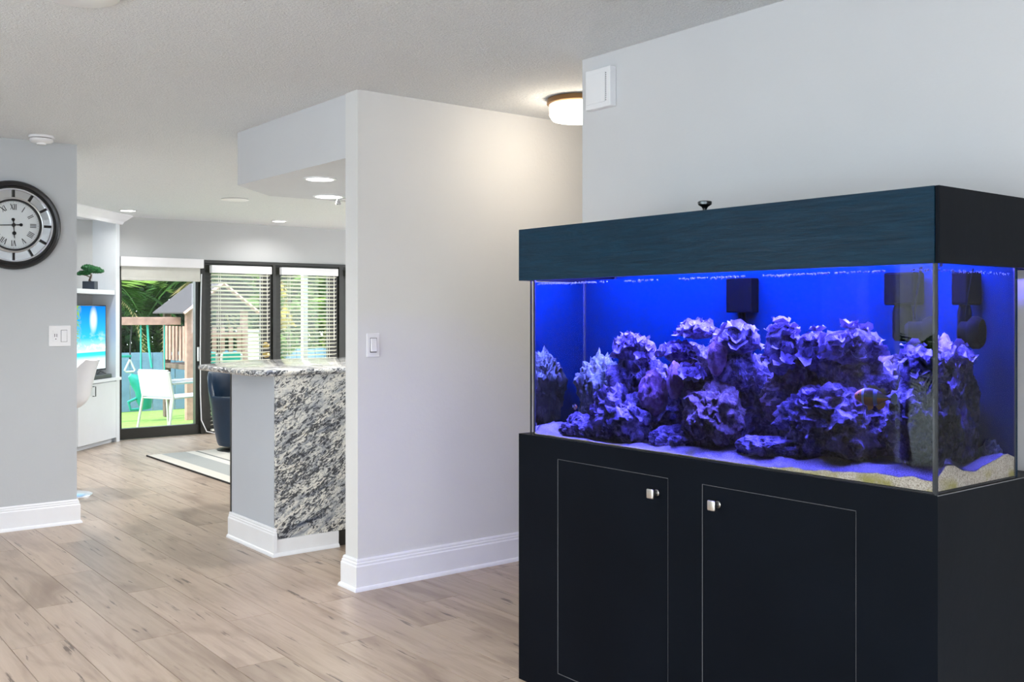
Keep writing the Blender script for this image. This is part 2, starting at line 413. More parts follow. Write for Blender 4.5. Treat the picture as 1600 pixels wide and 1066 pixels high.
# ceiling
cv = [(-2.6, -2.6, H), (9.2, -2.6, H), (9.2, 6.9, H), (-2.6, 6.9, H), (9.2, 11.12, HF), (-2.6, 11.12, HF)]
cv += [(x, y, 2.75) for x, y, z in cv]
tag(raw('ceiling', cv, [(0, 1, 2, 3), (3, 2, 4, 5), (6, 9, 8, 7), (9, 11, 10, 8), (0, 6, 7, 1), (5, 4, 10, 11), (1, 7, 8, 2), (2, 8, 10, 4), (0, 3, 9, 6), (3, 5, 11, 9)], MT['ceiling']), 'white popcorn-textured ceiling', 'ceiling', **S)

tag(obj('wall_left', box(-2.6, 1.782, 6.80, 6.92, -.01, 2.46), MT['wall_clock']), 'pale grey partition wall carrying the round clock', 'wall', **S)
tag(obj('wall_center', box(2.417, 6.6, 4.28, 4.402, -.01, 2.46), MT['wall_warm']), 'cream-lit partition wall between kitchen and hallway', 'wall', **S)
tag(obj('wall_right', box(2.90, 6.6, -2.6, 3.191, -.01, 2.46), MT['wall']), 'pale grey wall behind the aquarium', 'wall', **S)
tag(obj('wall_hall', box(6.5, 6.62, 3.191, 4.28, -.01, 2.46), MT['wall_warm']), 'wall closing the far end of the hallway', 'wall', **S)
bm = bmesh.new()
bx(bm, 1.40, 3.31, 11.0, 11.14, -.01, 2.46); bx(bm, 3.31, 7.35, 11.0, 11.14, 1.962, 2.46); bx(bm, 7.35, 9.2, 11.0, 11.14, -.01, 2.46)
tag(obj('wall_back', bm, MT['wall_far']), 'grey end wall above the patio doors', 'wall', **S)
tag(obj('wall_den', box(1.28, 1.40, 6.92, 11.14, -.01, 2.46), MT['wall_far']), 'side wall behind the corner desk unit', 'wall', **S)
bm = bmesh.new()
bx(bm, 9.1, 9.22, 4.4, 6.5, -.01, 2.46); bx(bm, 9.1, 9.22, 10.7, 11.14, -.01, 2.46); bx(bm, 9.1, 9.22, 6.5, 10.7, -.01, .85); bx(bm, 9.1, 9.22, 6.5, 10.7, 2.15, 2.46)  # unseen window opening, added to brighten the far room
tag(obj('wall_kitchen', bm, MT['wall_far']), 'far side wall of the kitchen with an added daylight opening', 'wall', **S)
bm = bmesh.new()
bx(bm, -2.62, -2.5, -2.6, -1.8, -.01, 2.46); bx(bm, -2.62, -2.5, 4.3, 6.92, -.01, 2.46); bx(bm, -2.62, -2.5, -1.8, 4.3, -.01, .15); bx(bm, -2.62, -2.5, -1.8, 4.3, 2.25, 2.46)
tag(obj('wall_window', bm, MT['wall']), 'living room wall with the widened window opposite the aquarium', 'wall', **S)
bm = bmesh.new()
bx(bm, -2.6, -2.2, -2.62, -2.5, -.01, 2.46); bx(bm, .4, 2.9, -2.62, -2.5, -.01, 2.46); bx(bm, -2.2, .4, -2.62, -2.5, 2.3, 2.46)  # unseen rear opening, added to let daylight in
tag(obj('wall_rear', bm, MT['wall']), 'living room wall with an added wide opening for daylight', 'wall', **S)
# soffit over the peninsula
bm = bmesh.new(); prism(bm, [(2.425, 4.402), (2.425, 5.749), (2.80, 6.127), (7.2, 6.15), (7.2, 4.402)], 2.123, 2.46)
tag(obj('ceiling_soffit', bm, MT['soffit']), 'dropped white soffit with a clipped corner above the granite counter', 'soffit', **S)

# baseboards with shoe moulding
BP = [(0, .153), (.006, .153), (.010, .146), (.010, .137), (.014, .133), (.014, .124), (.018, .118), (.018, .020), (.024, .016), (.028, .008), (.029, 0), (0, 0)]
def baseboard(name, path, label):
    tag(obj(name, sweep(bmesh.new(), path, BP), MT['trim']), label, 'baseboard', **S)
baseboard('baseboard_left', [(-2.5, 6.80), (1.782, 6.80), (1.782, 6.92)], 'white baseboard below the clock wall')
baseboard('baseboard_center', [(2.55, 4.402), (2.417, 4.402), (2.417, 4.28), (6.5, 4.28)], 'white baseboard wrapping the hallway partition corner')
baseboard('baseboard_right', [(6.5, 3.191), (2.90, 3.191), (2.90, -2.5)], 'white baseboard of the aquarium wall')
baseboard('baseboard_den', [(1.40, 6.93), (1.40, 11.0), (2.0, 11.0)][::-1], 'white baseboard behind the corner desk unit')

# ================================================================== PATIO DOORS
YD = 11.0
# sliding door
d1 = thing('door_1', (3.75, YD, 0), 'dark-framed sliding glass patio door next to the corner desk unit', 'door', **S)
obj('bottom_rail', box(3.31, 4.20, YD + .02, YD + .10, 0, .115, bev=.003), MT['frame'], d1, world=True)
obj('top_rail', box(3.31, 4.20, YD + .02, YD + .10, 1.86, 1.962, bev=.003), MT['frame'], d1, world=True)
obj('stile', box(3.31, 3.345, YD + .02, YD + .10, .115, 1.86, bev=.003), MT['frame'], d1, world=True)
obj('stile', box(4.152, 4.20, YD + .02, YD + .10, .115, 1.86, bev=.003), MT['frame'], d1, world=True)
obj('glass_pane', box(3.345, 4.152, YD + .055, YD + .063, .115, 1.86), MT['pane'], d1, world=True)
obj('latch', box(4.165, 4.185, YD - .012, YD + .02, .82, .98, bev=.004), MT['nickel'], d1, world=True)
# frame around the glazed doors
fr = thing('trim_1', (4.24, YD, 0), 'dark bronze frame around the glazed patio doors', 'door frame', **S)
for n_, a in (('post', (4.20, 4.245, 0, 1.962)), ('post', (5.065, 5.10, 0, 1.93)), ('post', (5.94, 6.0, 0, 1.93)), ('head_rail', (4.245, 7.35, 1.925, 1.962)), ('sill', (4.245, 7.35, 0, .02))):
    obj(n_, box(a[0], a[1], YD - .02, YD + .12, a[2], a[3], bev=.003), MT['frame'], fr, world=True)
def glazed(name, x0, x1, g0, g1, label, knob=None):
    t = thing(name, ((x0 + x1) / 2, YD, .02), label, 'door', **S)
    obj('stile', box(x0, g0, YD + .01, YD + .06, .02, 1.925, bev=.003), MT['frame'], t, world=True)
    obj('stile', box(g1, x1, YD + .01, YD + .06, .02, 1.925, bev=.003), MT['frame'], t, world=True)
    obj('bottom_rail', box(g0, g1, YD + .01, YD + .06, .02, .20, bev=.003), MT['frame'], t, world=True)
    obj('top_rail', box(g0, g1, YD + .01, YD + .06, 1.86, 1.925, bev=.003), MT['frame'], t, world=True)
    obj('glass_pane', box(g0, g1, YD + .03, YD + .036, .20, 1.86), MT['pane'], t, world=True)
    if knob:
        for z, r in ((.985, .026), (.875, .030)):
            b_ = bmesh.new(); lathe(b_, [(.036, 0), (.036, -.008), (.014, -.012), (.012, -.030), (r, -.042), (r, -.056), (.012, -.066), (0, -.067)], 16, 'Y', (knob, YD + .01, z))
            obj('knob', b_, MT['brass'], t, True, True)['label'] = 'brass knob' if r > .028 else 'brass deadbolt'
glazed('door_2', 4.245, 5.065, 4.33, 4.93, 'dark glazed patio door with brass knob behind the first blind', 4.985)
glazed('door_3', 5.10, 5.94, 5.18, 5.80, 'dark glazed patio door behind the second blind')
glazed('door_4', 6.0, 7.35, 6.06, 7.27, 'dark glazed patio door cut off by the hallway partition')

# roller shade over the slider
rs = thing('roller_shade', (3.76, YD, 1.72), 'rolled-up pale fabric shade with white cassette above the sliding door', 'window shade')
obj('cassette', box(3.30, 4.205, YD - .10, YD - .005, 1.862, 1.965, bev=.006), MT['plastic'], rs, world=True)
obj('fabric', box(3.315, 4.175, YD - .062, YD - .055, 1.735, 1.87), MT['shade'], rs, world=True)
obj('hem_bar', box(3.315, 4.175, YD - .068, YD - .049, 1.712, 1.74, bev=.005), MT['shade'], rs, world=True)
# blinds
sm = bmesh.new(); bx(sm, -.36, .36, -.025, .025, -.0016, .0016)
me_slat = bpy.data.meshes.new('slat'); sm.to_mesh(me_slat); sm.free(); me_slat.materials.append(MT['slat'])
def blind(xc, wd, label):
    t = thing('slat_blind', (xc, YD - .05, .03), label, 'window blind', group='slatted blinds on the patio doors')
    obj('valance', box(-wd / 2 - .012, wd / 2 + .012, -.05, .02, 1.785, 1.872, bev=.005), MT['plastic'], t)
    z = 1.765
    while z > .05:
        inst('slat', me_slat, t, (0, 0, z), (R_(-17), 0, 0), (wd / .72, 1, 1)); z -= .0445
    obj('bottom_rail', box(-wd / 2, wd / 2, -.026, .026, .0, .022, bev=.003), MT['slat'], t)
    for s in (-1, 1):
        b_ = bmesh.new(); tube(b_, [(s * wd * .36, -.027, .02), (s * wd * .36, -.027, 1.79)], .0022, 5); tube(b_, [(s * wd * .36, .027, .02), (s * wd * .36, .027, 1.79)], .0022, 5)
        obj('ladder_cord', b_, MT['slat'], t)
    b_ = bmesh.new(); tube(b_, [(wd * .44, -.04, 1.80), (wd * .44, -.042, 1.0)], .004, 6); obj('tilt_wand', b_, MT['slat'], t)
blind(4.655, .70, 'white slatted blind on the patio door nearest the slider')
blind(5.515, .72, 'white slatted blind on the middle patio door beside the white post')
blind(6.52, .94, 'white slatted blind mostly hidden behind the hallway partition')
# shade power cord
bm = bmesh.new(); tube(bm, [(4.19, YD - .06, 1.80), (4.192, YD - .03, 1.4), (4.188, YD - .028, .9), (4.19, YD - .028, .45), (4.20, YD - .03, .16), (4.25, YD - .06, .03), (4.33, YD - .09, .008), (4.42, YD - .08, .007), (4.45, YD - .12, .007)], .006, 6)
tag(obj('shade_cord', bm, MT['plastic'], smooth=True), 'thin white cord hanging beside the slider and trailing on the floor', 'cord')

# ================================================================== CORNER DESK UNIT
CA = R_(47)
cu = thing('corner_cabinet', (3.285, 10.89, 0), 'tall white built-in corner desk unit with crown moulding and open niches', 'cabinet', CA)
# local: +x towards the patio door, -y out into the room
def cpart(n_, a, m='cabinet_white', parent=cu, bev=.002):
    return obj(n_, box(*a, bev=bev), MT[m], parent)
WU = -1.62
cpart('base_body', (WU, -.005, .02, .46, .085, .655))
cpart('toe_kick', (WU, -.01, .05, .46, 0, .085))
for x0, x1 in ((-.86, -.075), (-1.60, -.87)):
    d = cpart('door', (x0, x1, 0, .02, .05, .645), bev=.003)
    hx = x0 + .29 if x0 > -1 else x1 - .06
    b_ = bmesh.new(); tube(b_, [(hx, 0, .62), (hx, -.03, .62), (hx, -.03, .525), (hx, 0, .525)], .0055, 6)
    obj('handle', b_, MT['gun'], d)['label'] = 'dark bar handle'
cpart('desktop', (WU, 0, -.02, .46, .655, .685))
cpart('side_panel', (-.087, 0, 0, .46, .685, 2.34)); cpart('base_stile', (-.072, 0, 0, .02, 0, .655))
cpart('side_panel', (WU, WU + .03, 0, .46, .685, 2.34))
cpart('back_panel', (WU + .03, -.087, .44, .46, .685, 2.34), bev=0)
cpart('shelf', (WU + .03, -.087, .01, .44, 1.553, 1.60))
cpart('top_panel', (WU, 0, 0, .46, 2.34, 2.36)); cpart('head_rail', (WU + .03, -.087, 0, .02, 2.30, 2.34))
CP = [(0, 2.30), (.02, 2.30), (.028, 2.315), (.034, 2.33), (.06, 2.352), (.085, 2.378), (.10, 2.392), (.10, 2.408), (0, 2.408)]
obj('crown_moulding', sweep(bmesh.new(), [(WU, 0), (0.0, 0), (0.0, .08)], CP), MT['trim'], cu)
# television in the niche
def cworld(x, y, z): return MW[cu.name] @ Vector((x, y, z))
tv = thing('television', cworld(-.62, .09, .685), 'flat television showing a tropical beach in the corner desk niche', 'television', CA)
obj('bezel', box(-.50, .50, 0, .035, .085, .76, bev=.006), MT['blackplast'], tv)
obj('screen', box(-.480, .480, -.003, .001, .10, .747), MT['screen'], tv)['label'] = 'lit screen with a blue sky and turquoise sea'
obj('neck', box(-.06, .06, .012, .03, .01, .10, bev=.004), MT['blackplast'], tv); obj('foot', box(-.22, .22, -.03, .16, 0, .012, bev=.004), MT['blackplast'], tv)
sbr = thing('soundbar', cworld(-.55, .045, .685), 'low black soundbar on the desk below the television', 'speaker', CA)
obj('body', box(-.41, .40, -.035, .005, 0, .045, bev=.008), MT['blackplast'], sbr)
b_ = bmesh.new(); tube(b_, [(-.1, .0, .05), (.05, .01, .062), (.16, 0, .05), (.24, .01, .075), (.34, 0, .05)], .004, 6); obj('cable', b_, MT['rubber'], sbr)
# bonsai
bo = thing('bonsai_tree', cworld(-.395, .12, 1.60), 'small artificial bonsai in a dark square pot on the upper shelf', 'plant', R_(-38))
b_ = bmesh.new(); bx(b_, -.062, .062, -.045, .045, 0, .085, bev=.004); obj('pot', b_, MT['pot'], bo)
b_ = bmesh.new(); tube(b_, [(0, 0, .08), (-.006, 0, .10), (.006, .0, .125), (.012, 0, .15), (.0, 0, .165)], [.016, .011, .009, .008, .006], 8); tube(b_, [(.004, 0, .125), (-.04, .0, .145), (-.08, 0, .152)], [.007, .005, .004], 6)
obj('trunk', b_, MT['bark'], bo, True)
def leaf_cloud(name, blobs, n, size, mat, parent=None, seed=1, flat=.0, world=False, aspect=.5):
    rng = np.random.default_rng(seed); vs_, fs = [], []
    bl = np.array([b[:6] for b in blobs]); vol = np.prod(bl[:, 3:6], axis=1) ** .66; idx = rng.choice(len(bl), n, p=vol / vol.sum())
    d = rng.normal(size=(n, 3)); d /= np.linalg.norm(d, axis=1)[:, None]
    r = rng.uniform(.55, 1.0, n) ** .5
    c = bl[idx, :3] + d * r[:, None] * bl[idx, 3:6]
    a = rng.normal(size=(n, 3)); a[:, 2] -= flat; a /= np.linalg.norm(a, axis=1)[:, None]
    b = np.cross(a, d); b /= (np.linalg.norm(b, axis=1)[:, None] + 1e-9)
    s = (size * rng.uniform(.6, 1.3, n))[:, None]
    V = np.stack([c - a * s, c + b * s * aspect, c + a * s, c - b * s * aspect], 1).reshape(-1, 3)
    F = np.arange(4 * n).reshape(-1, 4)
    return raw(name, V.tolist(), F.tolist(), mat, parent, world=world)
leaf_cloud('foliage', [(-.06, 0, .172, .07, .05, .022), (.035, 0, .205, .075, .06, .035), (-.02, 0, .225, .07, .055, .03), (.09, 0, .19, .05, .045, .022), (-.10, 0, .165, .04, .035, .016)], 3200, .010, MT['bonsai'], bo, 3, aspect=.7)

# ================================================================== WHITE SHELL CHAIR
wc = thing('swivel_chair', (1.945, 7.875, 0), 'white moulded shell swivel chair with a chrome disc base at the corner desk', 'chair', R_(-128))
b_ = bmesh.new(); lathe(b_, [(.225, 0), (.225, .006), (.19, .014), (.06, .022), (.035, .05), (.028, .07)], 40); obj('base', b_, MT['chrome'], wc, True)
b_ = bmesh.new(); lathe(b_, [(.026, .06), (.026, .40), (.019, .40), (.019, .62)], 20); obj('column', b_, MT['chrome'], wc, True)
def shell(bm):
    nu, nv = 21, 33; G = []
    T = [0, .14, .32, .46, .56, .66, .8, .92, 1]
    YY = [-.225, -.17, -.04, .08, .145, .18, .205, .235, .262]; ZZ = [.672, .655, .645, .652, .675, .73, .85, .96, 1.025]
    WW = [.17, .20, .215, .215, .21, .205, .185, .155, .11]; CC = [.02, .05, .085, .11, .125, .12, .085, .05, .02]
    f = lambda A, t: float(np.interp(t, T, A))
    sm_ = lambda A, t: sum(f(A, min(1, max(0, t + d))) for d in (-.06, -.03, 0, .03, .06)) / 5
    for j in range(nv):
        t = j / (nv - 1); y, z = sm_(YY, t), sm_(ZZ, t); dy = sm_(YY, min(1, t + .02)) - sm_(YY, max(0, t - .02)); dz = sm_(ZZ, min(1, t + .02)) - sm_(ZZ, max(0, t - .02)); l_ = math.hypot(dy, dz)
        ny_, nz_ = -dz / l_, dy / l_; row = []
        for i in range(nu):
            u = -1 + 2 * i / (nu - 1); c_ = sm_(CC, t) * abs(u) ** 2.6
            row.append(bm.verts.new((u * sm_(WW, t) * (1 - .06 * abs(u) ** 3), y + ny_ * c_, z + nz_ * c_)))
        G.append(row)
    for j in range(nv - 1):
        for i in range(nu - 1): bm.faces.new((G[j][i], G[j][i + 1], G[j + 1][i + 1], G[j + 1][i]))
    bmesh.ops.recalc_face_normals(bm, faces=bm.faces)
    bmesh.ops.solidify(bm, geom=bm.faces[:], thickness=.018)
    return bm
obj('shell', shell(bmesh.new()), MT['chair_white'], wc, True)
obj('seat_plate', box(-.09, .09, -.09, .09, .60, .632, bev=.01), MT['gun'], wc)

# ================================================================== PENINSULA
pn = thing('peninsula', (2.40, 5.174, 0), 'white peninsula end with a granite-clad face under the counter', 'counter base')
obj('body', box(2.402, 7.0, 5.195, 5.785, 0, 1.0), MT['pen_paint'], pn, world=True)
obj('granite_panel', box(2.404, 2.852, 5.172, 5.194, .092, 1.003, bev=.002), MT['granite'], pn, world=True)['label'] = 'black, white and blue-grey granite slab'
obj('granite_panel', box(2.855, 3.6, 5.172, 5.194, .092, 1.003, bev=.002), MT['granite'], pn, world=True)
obj('back_strip', box(2.398, 2.44, 5.786, 5.80, .12, 1.0), MT['frame'], pn, world=True)['label'] = 'dark panel edge'
PB = [(0, .150)] + BP[1:]
obj('base_moulding', sweep(bmesh.new(), [(2.402, 5.80), (2.402, 5.172), (2.404, 5.172)], BP), MT['trim'], pn, world=True)
P2 = [(0, .092), (.012, .092), (.012, .020), (.02, .016), (.026, .008), (.027, 0), (0, 0)]
obj('plinth', sweep(bmesh.new(), [(2.402, 5.174), (2.79, 5.174)], P2), MT['trim'], pn, world=True)
obj('toe_space', box(2.79, 3.6, 5.185, 5.20, 0, .092), MT['frame'], pn, world=True)
# countertop with bullnose edge
def roundpoly(pts, n=8):
    out = []
    m = len(pts)
    for i, (x, y, r) in enumerate(pts):
        p = Vector((x, y)); a = Vector(pts[i - 1][:2]); c = Vector(pts[(i + 1) % m][:2])
        if r <= 0: out.append((x, y)); continue
        u, v = (a - p).normalized(), (c - p).normalized(); ang = u.angle(v); t = r / math.tan(ang / 2)
        s, e = p + u * t, p + v * t; cen = p + (u + v).normalized() * (r / math.sin(ang / 2))
        a0 = math.atan2(s.y - cen.y, s.x - cen.x); a1 = math.atan2(e.y - cen.y, e.x - cen.x); da = (a1 - a0 + PI) % (2 * PI) - PI
        for k in range(n + 1): out.append((cen.x + r * math.cos(a0 + da * k / n), cen.y + r * math.sin(a0 + da * k / n)))
    return out
def bull(poly, z0, z1, name, mat):
    bm = bmesh.new(); n = len(poly); r = (z1 - z0) / 2; rings = []
    area = sum(poly[i][0] * poly[(i + 1) % n][1] - poly[(i + 1) % n][0] * poly[i][1] for i in range(n))
    sg = 1 if area > 0 else -1
    for k in range(9):
        a = -PI / 2 + PI * k / 8; off = r * math.cos(a) - r; z = (z0 + z1) / 2 + r * math.sin(a); ring = []
        for i, p in enumerate(poly):
            p = Vector(p); d = (Vector(poly[(i + 1) % n]) - Vector(poly[i - 1])).normalized(); nn = Vector((d.y, -d.x)) * sg
            q = p + nn * off; ring.append(bm.verts.new((q.x, q.y, z)))
        rings.append(ring)
    for a, b in zip(rings, rings[1:]):
        for i in range(n): bm.faces.new((a[i], a[(i + 1) % n], b[(i + 1) % n], b[i]))
    bm.faces.new(rings[0][::-1]); bm.faces.new(rings[-1])
    return obj(name, bm, mat, smooth=True)
poly = roundpoly([(2.262, 5.135, .14), (7.0, 5.135, 0), (7.0, 6.40, 0), (2.80, 6.40, .35), (2.275, 6.03, .10)])
tag(bull(poly, 1.003, 1.037, 'countertop', MT['granite']), 'polished speckled granite countertop with rounded corner on the peninsula', 'countertop')

# navy tub chair + rug
rgx0, rgx1, rgy0, rgy1 = 3.14, 5.3, 6.9, 9.58
bm = box(0, rgx1 - rgx0, 0, rgy1 - rgy0, 0, .012, bev=.004)
rug = thing('rug', (rgx0, rgy0, 0), 'cream and grey striped rug under the navy chair', 'rug')
obj('pile', bm, MT['rug'], rug)
obj('binding', box(-.008, .004, 0, rgy1 - rgy0, 0, .013, bev=.002), MT['rubber'], rug)['label'] = 'dark bound edge'
tc = thing('tub_chair', (3.98, 9.43, .012), 'navy leather tub chair on a black base beyond the peninsula', 'chair', R_(60))
b_ = bmesh.new(); lathe(b_, [(.20, 0), (.20, .012), (.05, .03), (.045, .10)], 32); obj('base', b_, MT['blackplast'], tc, True)
def tub(bm):
    n = 40; prof = [(.165, .045), (.185, .05), (.20, .08), (.225, .20), (.25, .36), (.27, .52), (.285, .66), (.29, .735), (.285, .765), (.27, .775), (.25, .765), (.24, .73), (.225, .55), (.20, .40)]
    rings = []
    for r, z in prof:
        ring = []
        for k in range(n):
            a = 2 * PI * k / n; dip = max(0, -math.cos(a))           # opening towards -x
            zz = z if z < .40 else .40 + (z - .40) * (1 - .62 * min(1, dip * 1.7) ** 1.6)
            ring.append(bm.verts.new((r * math.cos(a) * 1.0, r * math.sin(a), zz)))
        rings.append(ring)
    for a, b in zip(rings, rings[1:]):
        for k in range(n): bm.faces.new((a[k], a[(k + 1) % n], b[(k + 1) % n], b[k]))
    bm.faces.new(rings[0][::-1]); bm.faces.new(rings[-1])
    return bm
obj('tub_shell', tub(bmesh.new()), MT['navy'], tc, True)
b_ = bmesh.new(); lathe(b_, [(.05, .36), (.195, .37), (.215, .40), (.205, .445), (.16, .462), (0, .465)], 32); obj('seat_cushion', b_, MT['navy_in'], tc, True)

# ================================================================== WALL AND CEILING FITTINGS
# clock
ck = thing('wall_clock', (1.404, 6.80, 1.90), 'large round black wall clock with mirrored ring and Roman numerals', 'clock')
RC = .277
b_ = bmesh.new(); lathe(b_, [(RC - .005, 0), (RC, -.012), (RC - .004, -.032), (RC - .018, -.044), (RC - .032, -.040), (RC - .036, -.034), (RC - .046, -.036), (RC - .050, -.026), (RC - .052, 0)], 72, 'Y', closed=True); obj('outer_rim', b_, MT['clockblack'], ck, True)
b_ = bmesh.new(); lathe(b_, [(.228, -.018), (.228, -.030), (.219, -.030), (.219, -.018)], 72, 'Y', closed=True); obj('silver_ring', b_, MT['silver'], ck, True)
b_ = bmesh.new(); lathe(b_, [(.172, -.018), (.172, -.036), (.166, -.040), (.160, -.036), (.160, -.018)], 72, 'Y', closed=True); obj('silver_ring', b_, MT['silver'], ck, True)
b_ = bmesh.new(); lathe(b_, [(.160, -.018), (.160, -.038), (.150, -.038), (.148, -.018)], 72, 'Y', closed=True); obj('black_ring', b_, MT['clockblack'], ck, True)
b_ = bmesh.new(); lathe(b_, [(0, -.020), (.155, -.020), (.155, -.010), (0, -.010)], 64, 'Y'); obj('dial', b_, MT['dial'], ck)
for k in range(12):
    a0, a1 = k * PI / 6, (k + 1) * PI / 6; b_ = bmesh.new()
    A = [b_.verts.new((r * math.sin(a0 + (a1 - a0) * i / 5), -.014, r * math.cos(a0 + (a1 - a0) * i / 5))) for r in (.168, .222) for i in range(6)]
    B = [b_.verts.new(v.co + Vector((0, .008, 0))) for v in A]
    for i in range(5):
        b_.faces.new((A[i], A[i + 1], A[i + 7], A[i + 6])); b_.faces.new((B[i], B[i + 6], B[i + 7], B[i + 1]))
    obj('mirror_panel', b_, MT['mirror'], ck)
    b_ = bmesh.new(); bx(b_, -.0075, .0075, -.026, -.012, .170, .223); obj('spoke', b_, MT['clockblack'], ck, rot=(0, a0, 0))
ROM = ['XII', 'I', 'II', 'III', 'IIII', 'V', 'VI', 'VII', 'VIII', 'IX', 'X', 'XI']
def stroke(bm, x0, z0, x1, z1, w_):
    d = Vector((x1 - x0, 0, z1 - z0)).normalized(); n = Vector((d.z, 0, -d.x)) * w_ / 2; a, b = Vector((x0, 0, z0)), Vector((x1, 0, z1))
    f = [bm.verts.new(p + Vector((0, y, 0))) for y in (-.0215, -.0195) for p in (a - n, a + n, b + n, b - n)]
    bm.faces.new(f[:4]); bm.faces.new(f[4:][::-1])
    for i in range(4): bm.faces.new((f[i], f[4 + i], f[4 + (i + 1) % 4], f[(i + 1) % 4]))
for k, s in enumerate(ROM):
    b_ = bmesh.new(); hh = .036; wl = {'I': .0092, 'V': .020, 'X': .020}; W = sum(wl[c] for c in s); x = -W / 2; r = .113
    for c in s:
        w_ = wl[c]; zb, zt = r - hh / 2, r + hh / 2
        if c == 'I': stroke(b_, x + w_ / 2, zb, x + w_ / 2, zt, .0046)
        if c == 'V': stroke(b_, x + w_ / 2, zb, x + .002, zt, .0052); stroke(b_, x + w_ / 2, zb, x + w_ - .002, zt, .0024)
        if c == 'X': stroke(b_, x + w_ - .002, zb, x + .002, zt, .0052); stroke(b_, x + .002, zb, x + w_ - .002, zt, .0024)
        x += w_
    obj('numeral', b_, MT['numeral'], ck, rot=(0, k * PI / 6, 0))
b_ = bmesh.new()
for k in range(60):
    a = k * PI / 30; s = .0022 if k % 5 else .0032
    g = bmesh.ops.create_cube(b_, size=s); bmesh.ops.translate(b_, verts=g['verts'], vec=(.142 * math.sin(a), -.020, .142 * math.cos(a)))
obj('minute_dots', b_, MT['numeral'], ck)
def hand(name, ang, L, tail, w_, y):
    b_ = bmesh.new(); prism(b_, [(-w_, -tail), (w_, -tail), (w_ * .7, 0), (w_ * .6, L), (-w_ * .6, L), (-w_ * .7, 0)], 0, .002)
    for rr, zz in ((.010, -tail), (.012 if L < .1 else .0, L * .62)):
        if rr: lathe(b_, [(rr, 0), (rr, .002)], 16, 'Z', (0, zz, 0))
    bmesh.ops.rotate(b_, verts=b_.verts, cent=(0, 0, 0), matrix=Matrix.Rotation(PI / 2, 3, 'X'))
    return obj(name, b_, MT['clockblack'], ck, loc=(0, y, 0), rot=(0, ang, 0))
hand('hour_hand', R_(176), .082, .034, .0036, -.024); hand('minute_hand', R_(266), .120, .042, .0042, -.027)
b_ = bmesh.new(); lathe(b_, [(.011, -.020), (.011, -.032), (0, -.033)], 20, 'Y'); obj('hub', b_, MT['clockblack'], ck)

def plate_screws(t, pts):
    for x, z in pts:
        b_ = bmesh.new(); lathe(b_, [(.0032, -.004), (.0032, -.0068), (0, -.0068)], 10, 'Y', (x, 0, z)); obj('screw', b_, MT['slot'], t)
sw = thing('switch_plate', (1.6775, 6.80, 1.2075), 'white double wall plate with outlet and rocker beside the clock wall edge', 'switch')
obj('plate', box(-.0655, .0655, -.007, 0, -.066, .066, bev=.003), MT['plastic'], sw)
o_ = obj('outlet', box(-.042, -.008, -.010, -.004, -.036, .036, bev=.002), MT['plastic'], sw)
for x in (-.031, -.019): obj('slot', box(x - .0018, x + .0018, -.0108, -.0098, -.006, .014), MT['slot'], o_)
obj('slot', box(-.028, -.022, -.0108, -.0098, -.022, -.016), MT['slot'], o_)
b_ = box(.008, .042, -.012, -.004, -.036, .036, bev=.002); obj('rocker', b_, MT['plastic'], sw, rot=(R_(2.5), 0, 0))
obj('rocker_gap', box(.006, .044, -.0075, -.0069, -.038, .038), MT['slot'], sw)
plate_screws(sw, [(.025, .052), (.025, -.052), (-.025, .052), (-.025, -.052)])
s2 = thing('light_switch', (2.5, 4.28, 1.1935), 'single white rocker light switch on the hallway partition', 'switch')
obj('plate', box(-.036, .036, -.007, 0, -.0585, .0585, bev=.003), MT['plastic'], s2)
obj('rocker', box(-.0165, .0165, -.015, -.004, -.033, .033, bev=.003), MT['plastic'], s2, rot=(R_(-6), 0, 0))
obj('rocker_gap', box(-.0185, .0185, -.0076, -.0069, -.036, .036), MT['slot'], s2)
plate_screws(s2, [(0, .048), (0, -.048)])
# chime box
ch = thing('door_chime', (2.90, 3.057, 2.29), 'white square chime box high on the aquarium wall by the corner', 'chime')
obj('housing', box(-.0365, 0, -.075, .075, -.083, .083, bev=.004), MT['plastic'], ch)
obj('cover', box(-.0405, -.036, -.046, .062, -.062, .062, bev=.0015), MT['plastic'], ch)
for k in range(14): obj('slot', box(-.0372, -.0362, -.0525, -.0485, -.058 + k * .0086, -.0535 + k * .0086), MT['slot'], ch)
# smoke detector
sd = thing('smoke_detector', (1.523, 6.60, H), 'white round smoke detector on the ceiling above the clock', 'smoke detector')
b_ = bmesh.new(); lathe(b_, [(.072, 0), (.072, -.012), (.070, -.014)], 32); obj('mount', b_, MT['plastic'], sd, True)
b_ = bmesh.new(); lathe(b_, [(.060, -.013), (.060, -.019)], 32); obj('vent_gap', b_, MT['slot'], sd, True)
b_ = bmesh.new(); lathe(b_, [(.066, -.018), (.067, -.032), (.058, -.040), (.028, -.044), (.026, -.052), (0, -.053)], 32); obj('cap', b_, MT['plastic'], sd, True)
b_ = bmesh.new(); lathe(b_, [(.0, 0), (.0, -.001), (.125, -.001), (.13, -.006), (.115, -.012), (0, -.014)][1:], 48)
tag(obj('ceiling_speaker', b_, MT['plastic'], smooth=True, loc=(.95, 3.60, H)), 'flat white round disc on the ceiling at the top edge', 'speaker')
